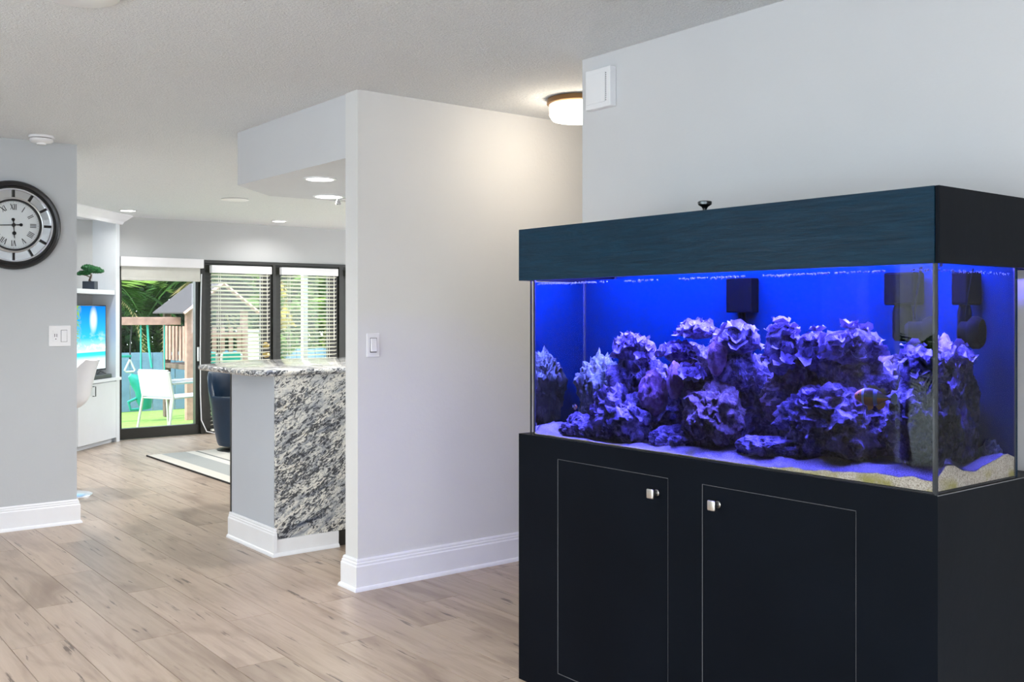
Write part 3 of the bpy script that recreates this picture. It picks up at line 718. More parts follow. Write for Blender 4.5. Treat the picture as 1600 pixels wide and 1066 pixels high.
# recessed lights
def downlight_(x, y, z, r, label, power, vis=True):
    t = thing('recessed_light', (x, y, z), label, 'ceiling light', group='recessed ceiling lights')
    b_ = bmesh.new(); lathe(b_, [(r + .018, 0), (r + .018, -.006), (r + .004, -.008), (r, -.003), (r, 0)], 40, closed=True); obj('trim_ring', b_, MT['plastic'], t, True)
    b_ = bmesh.new(); lathe(b_, [(r, -.001), (r, -.005), (0, -.006)], 40); obj('lens', b_, MT['downlight'], t)
    light('lamp', 'AREA', (0, 0, -.012), (0, 0, 0), power, (1, .985, .97), t, shape='DISK', size=r * 2, spread=R_(150))
zf = lambda y: H + (HF - H) * max(0, (y - 6.9) / (11.12 - 6.9))
downlight_(2.673, 5.169, 2.123, .075, 'larger round recessed light in the soffit near the partition', 7)
downlight_(3.115, 5.90, 2.123, .085, 'bright round recessed light at the back edge of the soffit', 11)
downlight_(3.208, 10.364, zf(10.364), .07, 'small recessed light on the ceiling above the corner desk unit', 3.5)
downlight_(4.904, 10.469, zf(10.469), .07, 'small recessed light on the ceiling in front of the blinds', 3.5)
t_ = 0
for x, y, n_, p_ in ((.9, 2.8, 'right', 11), (-1.3, 3.6, 'left', 16), (1.0, -.6, 'rear', 20), (.3, 5.1, 'front', 6)):  # unseen downlights, added to light the living room
    downlight_(x, y, H, .075, 'added recessed living room light, %s one of four out of view' % n_, p_)
for x, y, n_ in ((5.6, 7.4, 'left'), (7.4, 7.4, 'right'), (6.4, 9.2, 'rear')):  # unseen downlights, added to brighten the far room and its ceiling
    downlight_(x, y, zf(y), .075, 'added recessed kitchen light, %s one of three hidden behind the partition' % n_, 30)
for x, y, n_ in ((1.75, 7.9, 'nearer'), (1.80, 9.4, 'farther')):  # unseen downlights, added to lift the den floor
    downlight_(x, y, zf(y), .075, 'added recessed den light out of view behind the clock wall, %s of the two' % n_, 13)
b_ = bmesh.new(); lathe(b_, [(.125, -.001), (.13, -.006), (.115, -.010), (0, -.011)], 48)
tag(obj('ceiling_disc', b_, MT['white_disc'], smooth=True, loc=(3.728, 8.90, zf(8.9))), 'unlit flat white disc on the ceiling left of the soffit', 'speaker')
b_ = bmesh.new(); bx(b_, -.13, .13, -.06, .06, -.008, 0)
vt = thing('ceiling_vent', (4.05, 7.0, zf(7.0)), 'dark slotted air vent on the ceiling just beyond the soffit', 'vent')
obj('frame', b_, MT['plastic'], vt)
for k in range(4): obj('slot', box(-.115, .115, -.045 + k * .025, -.033 + k * .025, -.0095, -.007), MT['slot'], vt)
# small chrome spot cluster under the soffit
sp = thing('spot_cluster', (3.20, 5.72, 2.123), 'small chrome spotlight arms under the soffit by the partition', 'ceiling light')
b_ = bmesh.new(); lathe(b_, [(.035, 0), (.035, -.012), (.012, -.016), (.008, -.02)], 24); obj('rose', b_, MT['chrome'], sp, True)
for k in range(3):
    a = k * 2.1 + .4; e = (.10 * math.cos(a), .10 * math.sin(a), -.035); b_ = bmesh.new(); tube(b_, [(0, 0, -.012), (e[0] * .5, e[1] * .5, -.03), e], .004, 6); ar = obj('arm', b_, MT['chrome'], sp)
    b_ = bmesh.new(); lathe(b_, [(.008, .0), (.014, -.012), (.018, -.028), (.016, -.03)], 16, 'Z', e); obj('cup', b_, MT['chrome'], ar, True)
# hallway flush lamp
hl = thing('flush_ceiling_lamp', (3.40, 3.775, H), 'lit drum ceiling lamp with bronze rim in the hallway', 'ceiling light')
b_ = bmesh.new(); lathe(b_, [(.12, 0), (.155, -.004), (.158, -.028), (.150, -.034)], 48); obj('rim', b_, MT['bronze'], hl, True)
b_ = bmesh.new(); lathe(b_, [(.145, -.030), (.145, -.085), (.13, -.108), (.06, -.122), (0, -.124)], 48); obj('shade', b_, MT['lampglass'], hl, True)
light('lamp', 'POINT', (0, 0, -.22), (0, 0, 0), 1.7, (1, .80, .58), hl, shadow_soft_size=.12)

# ================================================================== AQUARIUM
# stand
SX0, SX1, SY0, SY1, SZ = 2.301, 2.86, 1.258, 2.880, .905
st = thing('aquarium_stand', ((SX0 + SX1) / 2, (SY0 + SY1) / 2, 0), 'matte black aquarium stand with two flush doors and silver knobs', 'cabinet')
bm = bmesh.new()
def ring_face(bm):
    # front frame as separate bars round the two door openings
    D = [(1.480, 2.000), (2.137, 2.662)]; z0, z1 = .079, .835; t = .02
    bx(bm, SX0, SX0 + t, SY0, SY1, z1, SZ); bx(bm, SX0, SX0 + t, SY0, SY1, 0, z0)
    for a, b in ((SY0, D[0][0]), (D[0][1], D[1][0]), (D[1][1], SY1)): bx(bm, SX0, SX0 + t, a, b, z0, z1)
ring_face(bm); bx(bm, SX0 + .02, SX1, SY0, SY0 + .02, 0, SZ); bx(bm, SX0 + .02, SX1, SY1 - .02, SY1, 0, SZ)
bx(bm, SX0 + .02, SX1, SY0 + .02, SY1 - .02, SZ - .02, SZ); bx(bm, SX1 - .02, SX1, SY0 + .02, SY1 - .02, 0, SZ - .02); bx(bm, SX0 + .02, SX1 - .02, SY0 + .02, SY1 - .02, 0, .03)
obj('carcass', bm, MT['black'], st, world=True)
b_ = bmesh.new(); bx(b_, SX0 - .0005, SX1, SY0 - .0008, SY0 + .0012, SZ - .0012, SZ + .0006); obj('worn_edge', b_, MT['edge'], st, world=True)
for (a, b, ky, lab) in ((1.480, 2.000, 1.941, 'right'), (2.137, 2.662, 2.188, 'left')):
    g = .0025
    d = obj('door', box(SX0 + .0015, SX0 + .0195, a + g, b - g, .079 + g, .835 - g, bev=.0012), MT['black'], st, world=True)
    b_ = bmesh.new(); e = .0011; x = SX0 + .0005
    bx(b_, x, x + .002, a, a + e, .079, .835); bx(b_, x, x + .002, b - e, b, .079, .835); bx(b_, x, x + .002, a, b, .079, .079 + e); bx(b_, x, x + .002, a, b, .835 - e, .835)
    obj('worn_edge', b_, MT['edge'], st, world=True)['label'] = 'pale worn line around the door'
    kb = bmesh.new(); lathe(kb, [(.011, 0), (.008, .004), (.0075, .020), (.010, .024)], 16, 'Z')
    bmesh.ops.rotate(kb, verts=kb.verts, cent=(0, 0, 0), matrix=Matrix.Rotation(-PI / 2, 3, 'Y'))
    bx(kb, -.032, -.023, -.0145, .0145, -.0155, .0155, bev=.0042, seg=3)
    bmesh.ops.translate(kb, verts=kb.verts, vec=(SX0 + .0015, ky, .782))
    k_ = obj('knob', kb, MT['nickel'], d, True); k_['label'] = 'square silver knob'
# canopy (a bottomless box)
CX0, CX1, CY0, CY1, CZ0, CZ1 = 2.294, 2.866, 1.252, 2.872, 1.468, 1.656
cn = thing('aquarium_canopy', ((CX0 + CX1) / 2, (CY0 + CY1) / 2, CZ0), 'dark navy-black painted plywood canopy on top of the aquarium', 'aquarium hood')
obj('front_board', box(CX0, CX0 + .014, CY0 + .0115, CY1, CZ0, CZ1, bev=.0012), MT['canopy'], cn, world=True)
obj('end_board', box(CX0 + .003, CX1, CY0, CY0 + .011, CZ0, CZ1, bev=.0015), MT['black'], cn, world=True)
obj('end_board', box(CX0 + .0145, CX1, CY1 - .014, CY1 - .001, CZ0, CZ1, bev=.001), MT['black'], cn, world=True)
obj('back_board', box(CX1 - .014, CX1, CY0 + .0115, CY1 - .0145, CZ0, CZ1, bev=.001), MT['black'], cn, world=True)
obj('lid', box(CX0 + .0145, CX1 - .0145, CY0 + .0115, CY1 - .0145, CZ1 - .014, CZ1 - .001, bev=.001), MT['black'], cn, world=True)
b_ = bmesh.new(); lathe(b_, [(.007, 0), (.006, .012), (.010, .019), (.021, .026), (.022, .034), (.018, .037), (0, .038)], 24, 'Z', (2.36, 2.04, CZ1 - .001)); obj('lid_knob', b_, MT['gun'], cn, True, True)['label'] = 'dark metal lid knob'
ld = thing('led_fixture', (2.52, 2.05, 1.60), 'blue-white LED light bar hidden inside the canopy', 'aquarium light')
obj('housing', box(-.08, .08, -.70, .70, .0, .028, bev=.004), MT['blackplast'], ld)
obj('led_strip', box(-.06, .06, -.68, .68, -.004, 0), MT['led'], ld)
light('lamp', 'AREA', (0, 0, -.012), (0, 0, 0), 115, (.125, .105, 1), ld, shape='RECTANGLE', size=.30, size_y=1.38)
# tank
TX0, TX1, TY0, TY1, TZ0, TZ1 = 2.303, 2.733, 1.262, 2.815, .905, 1.52
aq = thing('aquarium', ((TX0 + TX1) / 2, (TY0 + TY1) / 2, TZ0), 'large glass reef aquarium glowing deep blue', 'aquarium')
G = .009
def pane_obj(name, bm, axis, sign):
    o = obj(name, bm, [MT['tankclear'], MT['tankglass']], aq, world=True)
    for p in o.data.polygons:
        if p.normal[axis] * sign > .9: p.material_index = 1
pane_obj('front_pane', box(TX0, TX0 + G, TY0, TY1, TZ0, TZ1), 0, -1)
pane_obj('end_pane', box(TX0 + G + .0002, TX1, TY0, TY0 + G, TZ0, TZ1), 1, -1)
pane_obj('end_pane', box(TX0 + G + .0002, TX1, TY1 - G, TY1, TZ0, TZ1), 1, 1)
obj('back_panel', box(TX1 - G, TX1 + .004, TY0 + G, TY1 - G, TZ0, TZ1), MT['backpanel'], aq, world=True)['label'] = 'blue painted back glass'
obj('bottom_pane', box(TX0 + G, TX1 - G, TY0 + G, TY1 - G, TZ0, TZ0 + .004), MT['silicone'], aq, world=True)
for a in ((TX0 + G - .001, TX0 + G + .006, TY0 + G - .001, TY0 + G + .006), (TX0 + G - .001, TX0 + G + .006, TY1 - G - .006, TY1 - G + .001), (TX1 - G - .005, TX1 - G, TY0 + G - .001, TY0 + G + .004), (TX1 - G - .006, TX1 - G, TY1 - G - .006, TY1 - G + .001)):
    obj('silicone_seam', box(*a, TZ0 + .004, TZ1), MT['silicone'], aq, world=True)
for a in ((TX0 - .0006, TX0 + .006, TY0 - .0006, TY0 + .005), (TX0 - .0006, TX0 + .004, TY1 - .004, TY1 + .0006)):
    obj('edge_strip', box(*a, TZ0, TZ1), MT['silicone'], aq, world=True)['label'] = 'dark polished glass edge'
WZ = 1.461
wx0, wx1, wy0, wy1, wz0 = TX0 + G + .0006, TX1 - G - .0006, TY0 + G + .0006, TY1 - G - .0006, TZ0 + .0046
wv = [(wx0, wy0, wz0), (wx1, wy0, wz0), (wx1, wy1, wz0), (wx0, wy1, wz0), (wx0, wy0, WZ), (wx1, wy0, WZ), (wx1, wy1, WZ), (wx0, wy1, WZ)]
wo = raw('water', wv, [(0, 3, 7, 4), (0, 4, 5, 1), (3, 2, 6, 7), (4, 7, 6, 5)], MT['water'], aq, world=True)
bm = bmesh.new(); bm.from_mesh(wo.data); bmesh.ops.recalc_face_normals(bm, faces=bm.faces); bm.to_mesh(wo.data); bm.free()
wo.data.materials.append(MT['watertop']); wo.data.materials.append(MT['waterside']); wo.data.polygons[3].material_index = 1
for p in wo.data.polygons:
    if abs(p.center[2] - WZ) > .01 and p.center[1] < (wy0 + wy1) / 2 + .01: p.material_index = 2
wo['label'] = 'clear water'
# make sure the normals of the water box point outwards
for p in wo.data.polygons:
    c = Vector(p.center) - Vector(((wx0 + wx1) / 2, (wy0 + wy1) / 2, (wz0 + WZ) / 2))
    if p.normal.dot(c) < 0: p.flip()
# foam bubbles along the waterline
bm = bmesh.new(); rb = random.Random(12)
for k in range(520):
    u = rb.random(); y_ = wy0 + .01 + (wy1 - wy0 - .02) * u; dens = noise.noise(Vector((y_ * 9, 4, 1)))
    if dens < -.12: continue
    g_ = bmesh.ops.create_icosphere(bm, subdivisions=1, radius=rb.uniform(.0012, .0034))
    bmesh.ops.translate(bm, verts=g_['verts'], vec=(wx0 + .006 + .03 * rb.random() ** 2, y_, WZ - .006 - .010 * rb.random() ** 2 * max(0, dens + .3)))
for k in range(90):
    g_ = bmesh.ops.create_icosphere(bm, subdivisions=1, radius=rb.uniform(.001, .003))
    bmesh.ops.translate(bm, verts=g_['verts'], vec=(wx0 + .02 + .37 * rb.random(), wy0 + .006 + .012 * rb.random(), WZ - .006 - .006 * rb.random()))
fo = obj('foam_bubbles', bm, MT['foam'], aq, True, True); fo['kind'] = 'stuff'; fo['label'] = 'row of tiny bubbles at the waterline'
# sand bed
def sand_h(x, y):
    t = np.interp(y, [1.27, 1.37, 1.56, 1.77, 2.0, 2.24, 2.45, 2.68, 2.74, 2.81], [.962, .957, .948, .936, .933, .922, .911, .909, .922, .938])
    u = (x - 2.31) / .41
    side = np.interp(x, [2.31, 2.36, 2.43, 2.5, 2.6, 2.66, 2.72], [0, .006, -.006, -.022, -.004, .004, -.012]) * max(0, 1 - (y - 1.27) / .2)
    t -= .022 * max(0, 1 - (x - 2.312) / .05)
    return max(.9125, float(t + side + .010 * noise.noise(Vector((x * 14, y * 14, 3))) + .004 * noise.noise(Vector((x * 50, y * 50, 1))) + .008 * u))
nx, ny = 40, 130; vs_ = []; fs = []
xs = np.linspace(TX0 + G + .0002, wx1 - .001, nx); ys = np.linspace(TY0 + G + .0002, wy1 - .001, ny)
for y in ys:
    for x in xs: vs_.append((x, y, sand_h(x, y)))
for j in range(ny - 1):
    for i in range(nx - 1): a = j * nx + i; fs.append((a, a + 1, a + nx + 1, a + nx))
rim = [j * nx for j in range(ny)][::-1]; brd = list(range(nx)) + [j * nx + nx - 1 for j in range(1, ny)] + [(ny - 1) * nx + i for i in range(nx - 2, -1, -1)] + [j * nx for j in range(ny - 2, 0, -1)]
b0 = len(vs_)
for a in brd: vs_.append((vs_[a][0], vs_[a][1], wz0 + .001))
for i in range(len(brd)): j = (i + 1) % len(brd); fs.append((brd[i], b0 + i, b0 + j, brd[j]))
so = raw('sand_bed', vs_, fs, MT['sand'], None, True)
tag(so, 'pale rippled sand bed covering the aquarium floor', 'sand', kind='stuff')

# rocks and corals
def clampf(v, a, b): return max(a, min(b, v))
XMIN, XMAX, YMIN, YMAX = wx0 + .006, wx1 - .004, wy0 + .006, wy1 - .006
def rock(name, c, ry, rz, rx, seed, mat, label, cat, group, sub=5, amp=.5, parent=None, pit=.16):
    bm = bmesh.new(); bmesh.ops.create_icosphere(bm, subdivisions=sub, radius=1)
    C = Vector(c); s = Vector((seed * 3.7, seed * 1.3, seed * 2.1))
    for v in bm.verts:
        n = v.co.normalized(); q = Vector((n.x * rx, n.y * ry, n.z * rz)); m = 1 / max(ry, rz) ** .5
        w_ = q * 9 + s
        r = 1 + amp * fbm(w_, 4) * 1.5
        f = noise.voronoi(q * 26 + s)[0][0]
        r -= pit * max(0, .45 - f) * 1.6
        r += .26 * fbm(q * 40 + s, 3) + .16 * abs(noise.noise(q * 95 + s)) - .22 * max(0, noise.noise(q * 30 + s * 1.7) - .12)
        r = max(.35, r)
        p = C + q * r
        v.co = (clampf(p.x, XMIN, XMAX), clampf(p.y, YMIN, YMAX), clampf(p.z, .915, WZ - .01))
    for v in bm.verts: v.co -= C
    o = obj(name, bm, MT[mat], parent, True, loc=C if parent is None else (0, 0, 0))
    if parent is None: tag(o, label, cat, group)
    return o
def coral(c, ry, rz, rx, seed, label, npl=26, body='coral', plate='plate', size=.028):
    C = Vector(c); t = thing('coral_colony', C, label, 'coral', group='plate corals on the reef')
    rng = random.Random(seed)
    rock('body', c, ry * .82, rz * .85, rx * .85, seed, body, None, None, None, sub=4, amp=.55, parent=t)
    bm = bmesh.new()
    for k in range(npl):
        a = rng.uniform(0, 2 * PI); h = rng.uniform(-.35, 1); rr = math.sqrt(max(0, 1 - h * h))
        n = Vector((rx * rr * math.cos(a), ry * rr * math.sin(a), rz * h)) * rng.uniform(.8, 1.05)
        up = (n.normalized() * .7 + Vector((rng.uniform(-.3, .3), rng.uniform(-.3, .3), .75))).normalized()
        q = up.to_track_quat('Z', 'Y').to_matrix(); sz = size * rng.uniform(.55, 1.25); ph = rng.uniform(0, 6); fr_ = rng.choice((3, 4, 5))
        ctr = n; rings = []
        for i, (rad, hh) in enumerate(((.0, -.25), (.45, -.12), (.8, .10), (1.0, .24))):
            ring = []
            for j in range(12):
                b = 2 * PI * j / 12; wv_ = 1 + .26 * math.sin(fr_ * b + ph) * rad
                p = ctr + q @ Vector((sz * rad * wv_ * math.cos(b), sz * rad * wv_ * math.sin(b) * .8, sz * (hh + .22 * rad * math.sin(fr_ * b + ph * 1.7))))
                p = p + C; p = Vector((clampf(p.x, XMIN, XMAX), clampf(p.y, YMIN, YMAX), min(p.z, WZ - .012))) - C
                ring.append(bm.verts.new(p))
            rings.append(ring)
        for x, y in zip(rings, rings[1:]):
            for j in range(12):
                bm.faces.new((x[j], x[(j + 1) % 12], y[(j + 1) % 12], y[j]))
    bmesh.ops.remove_doubles(bm, verts=bm.verts, dist=1e-5)
    o = obj('ruffled_plates', bm, MT[plate], t, True); o['label'] = 'lavender ruffled plates'
    return t
GR = 'live rocks of the reef'
ROCKS = [
 ((2.600, 2.665, 1.070), .075, .14, .09, 'rock_green', 'greenish tall rock at the far left of the tank'),
 ((2.560, 2.600, 1.050), .085, .125, .09, 'rock_green', 'green-tinged leaning rock left of the big blue boulder'),
 ((2.460, 2.455, .985), .140, .108, .10, 'rock', 'big pointed blue boulder at the front left'),
 ((2.420, 2.640, .935), .112, .050, .07, 'rock', 'low rock at the left end of the sand'),
 ((2.460, 2.040, 1.020), .098, .098, .10, 'rock_tan', 'brownish pitted rock standing in the middle'),
 ((2.420, 2.190, .942), .080, .042, .06, 'rock', 'small low blue rock in front of the middle'),
 ((2.400, 1.807, .955), .105, .036, .06, 'rock', 'flat dark violet rock lying on the sand'),
 ((2.460, 1.617, 1.045), .168, .110, .10, 'rock', 'wide mound of rock under the right-hand corals'),
 ((2.420, 1.372, 1.055), .070, .10, .075, 'rock', 'upright rock in the front right corner'),
 ((2.600, 2.329, 1.02), .16, .115, .09, 'rock', 'dark background rock behind the pink coral'),
 ((2.610, 1.938, 1.06), .135, .150, .08, 'rock', 'dark background rock behind the middle column'),
 ((2.610, 1.560, 1.06), .13, .135, .08, 'rock', 'dark background rock behind the right-hand mound'),
 ((2.550, 1.780, 1.10), .11, .10, .10, 'rock_tan', 'rock bridging the middle column and the mound'),
 ((2.575, 1.420, 1.07), .055, .155, .07, 'rock', 'tall rock pillar seen through the end pane'),
 ((2.66, 1.36, .95), .06, .05, .045, 'rock_green', 'small mossy rock in the back corner of the end pane'),
 ((2.665, 2.46, 1.10), .11, .11, .045, 'rock', 'dark ledge against the back glass at the left'),
 ((2.665, 2.20, 1.14), .13, .10, .045, 'rock', 'dark ledge against the back glass below the arch'),
 ((2.665, 1.86, 1.16), .12, .10, .045, 'rock', 'dark ledge against the back glass behind the coral column'),
 ((2.665, 1.62, 1.15), .11, .11, .045, 'rock_tan', 'dark ledge against the back glass behind the right-hand clump'),
 ((2.53, 2.42, 1.10), .10, .085, .08, 'rock', 'rock carrying the left lavender coral clump'),
 ((2.53, 2.17, 1.14), .09, .085, .07, 'rock_tan', 'rock carrying the pale plate corals in the middle'),
 ((2.52, 1.99, 1.17), .075, .07, .06, 'rock', 'rock carrying the broad lavender coral'),
 ((2.52, 1.58, 1.16), .10, .07, .07, 'rock', 'rock carrying the wide violet clump'),
]
for i, (c, ry, rz, rx, m, lab) in enumerate(ROCKS): rock('live_rock', c, ry, rz, rx, i + 3, m, lab, 'rock', GR)
CORALS = [
 ((2.520, 2.428, 1.212), .098, .070, .07, 34, 'lavender coral clump above the big blue boulder'),
 ((2.500, 2.215, 1.216), .076, .034, .06, 20, 'flat white-lavender plate coral left of the arch'),
 ((2.450, 2.142, 1.158), .052, .028, .045, 12, 'small pale plate coral below the arch'),
 ((2.520, 2.150, 1.290), .086, .030, .06, 22, 'arch-shaped pale coral ledge at the top'),
 ((2.500, 1.985, 1.268), .084, .048, .06, 26, 'broad lavender coral right of the arch'),
 ((2.480, 1.796, 1.238), .056, .086, .055, 34, 'tall lavender coral column in the middle'),
 ((2.500, 1.700, 1.240), .050, .062, .05, 24, 'violet coral between the column and the right-hand clump'),
 ((2.500, 1.586, 1.249), .088, .066, .07, 36, 'wide violet coral clump on the right'),
 ((2.450, 1.378, 1.200), .046, .040, .045, 18, 'small violet coral beside the right front corner'),
 ((2.575, 1.420, 1.215), .045, .050, .05, 18, 'violet coral tuft on the pillar behind the end pane'),
 ((2.405, 1.665, 1.10), .060, .030, .03, 16, 'pale plates on the shoulder of the right-hand mound'),
]
for i, (c, ry, rz, rx, n_, lab) in enumerate(CORALS): coral(c, ry, rz, rx, 40 + i, lab, n_)
for i, (c, ry, rz, rx, lab) in enumerate((((2.46, 2.302, 1.083), .060, .076, .05, 'rounded pink-violet coral head in the left middle'), ((2.43, 2.185, 1.13), .028, .062, .03, 'slim pink coral finger left of the middle rock'), ((2.455, 2.032, 1.212), .034, .060, .035, 'pink coral knob below the broad coral'))):
    rock('pink_coral', c, ry, rz, rx, 70 + i, 'pink', lab, 'coral', 'pink coral heads', sub=4, amp=.3)
# clownfish
def fish(c, L, yaw, label):
    t = thing('clownfish', c, label, 'fish', yaw, 'clownfish')
    segs = 28; n = 16; bm = bmesh.new(); rings = []
    for i in range(segs + 1):
        u = i / segs; x = (u - .5) * L
        hgt = .24 * L * (math.sin(PI * min(1, u * 1.02 + .03)) ** .62) * (1 - .55 * u ** 3) if u < .97 else .05 * L
        hgt = max(hgt, .045 * L if u > .02 else .01 * L); wd = hgt * .42
        rings.append([bm.verts.new((x, wd * math.cos(2 * PI * k / n), hgt * math.sin(2 * PI * k / n))) for k in range(n)])
    for i, (a, b) in enumerate(zip(rings, rings[1:])):
        u = (i + .5) / segs
        mi = 2 if (.20 < u < .30 or .52 < u < .64 or u > .93) else 0
        for k in range(n):
            f = bm.faces.new((a[k], a[(k + 1) % n], b[(k + 1) % n], b[k]))
            up = math.sin(2 * PI * (k + .5) / n); f.material_index = mi if mi else (1 if (up > -.15 and u > .28) else 0)
    bm.faces.new(rings[0][::-1]); bm.faces.new(rings[-1])
    obj('body', bm, [MT['clown'], MT['clown_dark'], MT['clown_white']], t, True)
    def fin(name, pts, mat):
        b_ = bmesh.new(); prism(b_, [(x * L, z * L) for x, z in pts], -.006 * L, .006 * L); bmesh.ops.rotate(b_, verts=b_.verts, cent=(0, 0, 0), matrix=Matrix.Rotation(PI / 2, 3, 'X')); return obj(name, b_, MT[mat], t)
    fin('dorsal_fin', [(-.22, .16), (-.10, .31), (.10, .28), (.16, .22), (.30, .24), (.38, .10), (.2, .1)], 'clown_dark')
    fin('tail_fin', [(.44, .04), (.60, .15), (.66, .10), (.66, -.10), (.60, -.15), (.44, -.04)], 'clown_white')
    fin('anal_fin', [(.05, -.18), (.16, -.31), (.30, -.24), (.36, -.10)], 'clown'); fin('pelvic_fin', [(-.16, -.18), (-.12, -.34), (.0, -.28), (.02, -.18)], 'clown')
    for s in (-1, 1):
        b_ = bmesh.new(); bmesh.ops.create_uvsphere(b_, u_segments=10, v_segments=8, radius=.028 * L); obj('eye', b_, MT['slot'], t, True, loc=(-.37 * L, s * .055 * L, .05 * L))
fish((2.365, 1.462, 1.128), .105, R_(-90), 'large dark clownfish with blue-white bands in front of the right-hand mound')
fish((2.42, 2.655, 1.015), .038, R_(60), 'tiny orange clownfish at the left end of the tank')
# equipment
wm = thing('wave_pump', (2.63, 1.40, 1.295), 'black round wave pump near the end pane', 'aquarium pump', R_(20))
b_ = bmesh.new(); lathe(b_, [(0, -.03), (.036, -.028), (.044, -.012), (.044, .014), (.036, .028), (0, .03)], 28, 'Y'); obj('grille', b_, MT['equip'], wm, True)
b_ = bmesh.new(); lathe(b_, [(0, .02), (.030, .024), (.030, .065), (.02, .075), (0, .076)], 24, 'Y'); obj('motor', b_, MT['equip'], wm, True)
b_ = bmesh.new(); tube(b_, [(0, .05, .02), (.01, .05, .06), (.02, .04, .12), (.045, .03, .20)], .004, 6); obj('cable', b_, MT['equip'], wm)
ov = thing('overflow_box', (2.69, 2.06, 1.33), 'dark overflow box with return nozzle at the back of the tank', 'aquarium overflow')
obj('weir', box(-.028, .03, -.05, .05, .02, .13, bev=.004), MT['equip'], ov)
b_ = bmesh.new(); lathe(b_, [(.012, .03), (.012, 0), (.024, -.015), (.024, -.075), (.018, -.085)], 18); obj('nozzle', b_, MT['equip'], ov, True)
pf = thing('power_filter', (2.66, 1.50, 1.37), 'dark filter box hanging in the back right corner of the tank', 'aquarium filter')
obj('body', box(-.03, .05, -.045, .045, .0, .09, bev=.006), MT['equip'], pf); b_ = bmesh.new(); lathe(b_, [(.022, 0), (.028, -.02), (.028, -.09), (.02, -.1)], 18); obj('intake', b_, MT['equip'], pf, True)

# ================================================================== LIVING ROOM WINDOW (one end reflected in the tank, the rest widened for daylight)
wn = thing('window_1', (-2.56, 2.65, .80), 'white-framed window opposite the aquarium, widened for daylight', 'window', **S)
for a in ((-1.8, -1.75, .15, 2.25), (4.25, 4.3, .15, 2.25), (1.22, 1.28, .15, 2.25), (-1.75, 4.25, .15, .20), (-1.75, 4.25, 2.2, 2.25)): obj('frame', box(-2.60, -2.53, *a), MT['trim'], wn, world=True)
for a in ((-1.75, 1.22), (1.28, 4.25)): obj('glass_pane', box(-2.567, -2.562, *a, .20, 2.2), MT['pane'], wn, world=True)
vb = thing('vertical_blind', (-2.42, 4.62, .12), 'stack of white vertical blind vanes beside the wide window', 'window blind')
obj('head_rail', box(-.02, .02, -3.6, .25, 2.02, 2.06), MT['plastic'], vb)
for k in range(7): obj('vane', box(-.045, .045, -.001, .001, .0, 2.02), MT['slat'], vb, loc=(0, -.16 + k * .055, 0), rot=(0, 0, R_(35)))

# ================================================================== YARD
def ground_z(y): return -.06 - .17 * min(1, max(0, (y - 11.2) / 5.3))
gv = [(-9, -9, -.16), (30, -9, -.16), (-9, 11.14, -.14), (30, 11.14, -.14)]
lw = raw('lawn', [(-4, 11.14, -.06), (26, 11.14, -.06), (-4, 16.5, -.23), (26, 16.5, -.23), (-4, 34, -.3), (26, 34, -.3)], [(0, 1, 3, 2), (2, 3, 5, 4)], MT['grass'])
tag(lw, 'bright green artificial lawn behind the patio doors', 'lawn', **S)
raw_g = raw('ground', [(-30, -30, -.16), (40, -30, -.16), (40, 11.1, -.16), (-30, 11.1, -.16)], [(0, 1, 2, 3)], MT['paving'])  # unseen ground, made pale as a bounce surface for the ceiling
tag(raw_g, 'unseen ground around the house, made pale to bounce daylight', 'ground', **S)
# fence
fe = thing('fence', (7.0, 16.5, -.23), 'blue-grey vertical board fence across the back of the yard', 'fence')
fb = box(-.088, .088, -.011, .011, 0, .955, bev=.004); fme = bpy.data.meshes.new('board'); fb.to_mesh(fme); fb.free(); fme.materials.append(MT['fence'])
for k in range(46): inst('board', fme, fe, (-3.6 + k * .183, .006 * (k % 2), random.uniform(-.006, .006)))
obj('rail', box(-3.7, 4.8, .02, .06, .72, .80), MT['fence'], fe); obj('rail', box(-3.7, 4.8, .02, .06, .12, .20), MT['fence'], fe)
# play set
ps = thing('play_set', (5.58, 14.2, -.17), 'wooden play tower with gable roof, railings and a swing beam', 'playset')
def pp(n_, a, m='cedar', bev=.004): return obj(n_, box(*a, bev=bev), MT[m], ps, world=True)
pp('swing_beam', (3.0, 5.12, 14.15, 14.25, 1.20, 1.31))
for s in (-1, 1):
    b_ = bmesh.new(); tube(b_, [(3.15, 14.2, 1.25), (3.0, 14.2 + s * .6, -.17)], .05, 8); obj('beam_leg', b_, MT['cedar'], ps, world=True)
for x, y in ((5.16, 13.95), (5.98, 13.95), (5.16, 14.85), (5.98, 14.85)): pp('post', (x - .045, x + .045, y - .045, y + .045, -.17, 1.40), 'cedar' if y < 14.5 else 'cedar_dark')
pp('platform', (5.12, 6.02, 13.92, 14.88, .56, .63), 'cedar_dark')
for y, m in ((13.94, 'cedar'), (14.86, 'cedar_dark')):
    pp('rail', (5.12, 6.02, y - .02, y + .02, 1.02, 1.09), m); pp('rail', (5.12, 6.02, y - .02, y + .02, .68, .74), m)
    for k in range(6): pp('baluster', (5.235 + k * .125, 5.30 + k * .125, y - .03, y - .015, .68, 1.16), m)
for k in range(6): pp('baluster', (5.12, 5.135, 14.02 + k * .14, 14.10 + k * .14, .68, 1.18))
pp('wall_panel', (5.62, 5.94, 13.96, 13.98, -.1, .56)); pp('cross_brace', (5.2, 5.94, 13.93, 13.96, .20, .30))
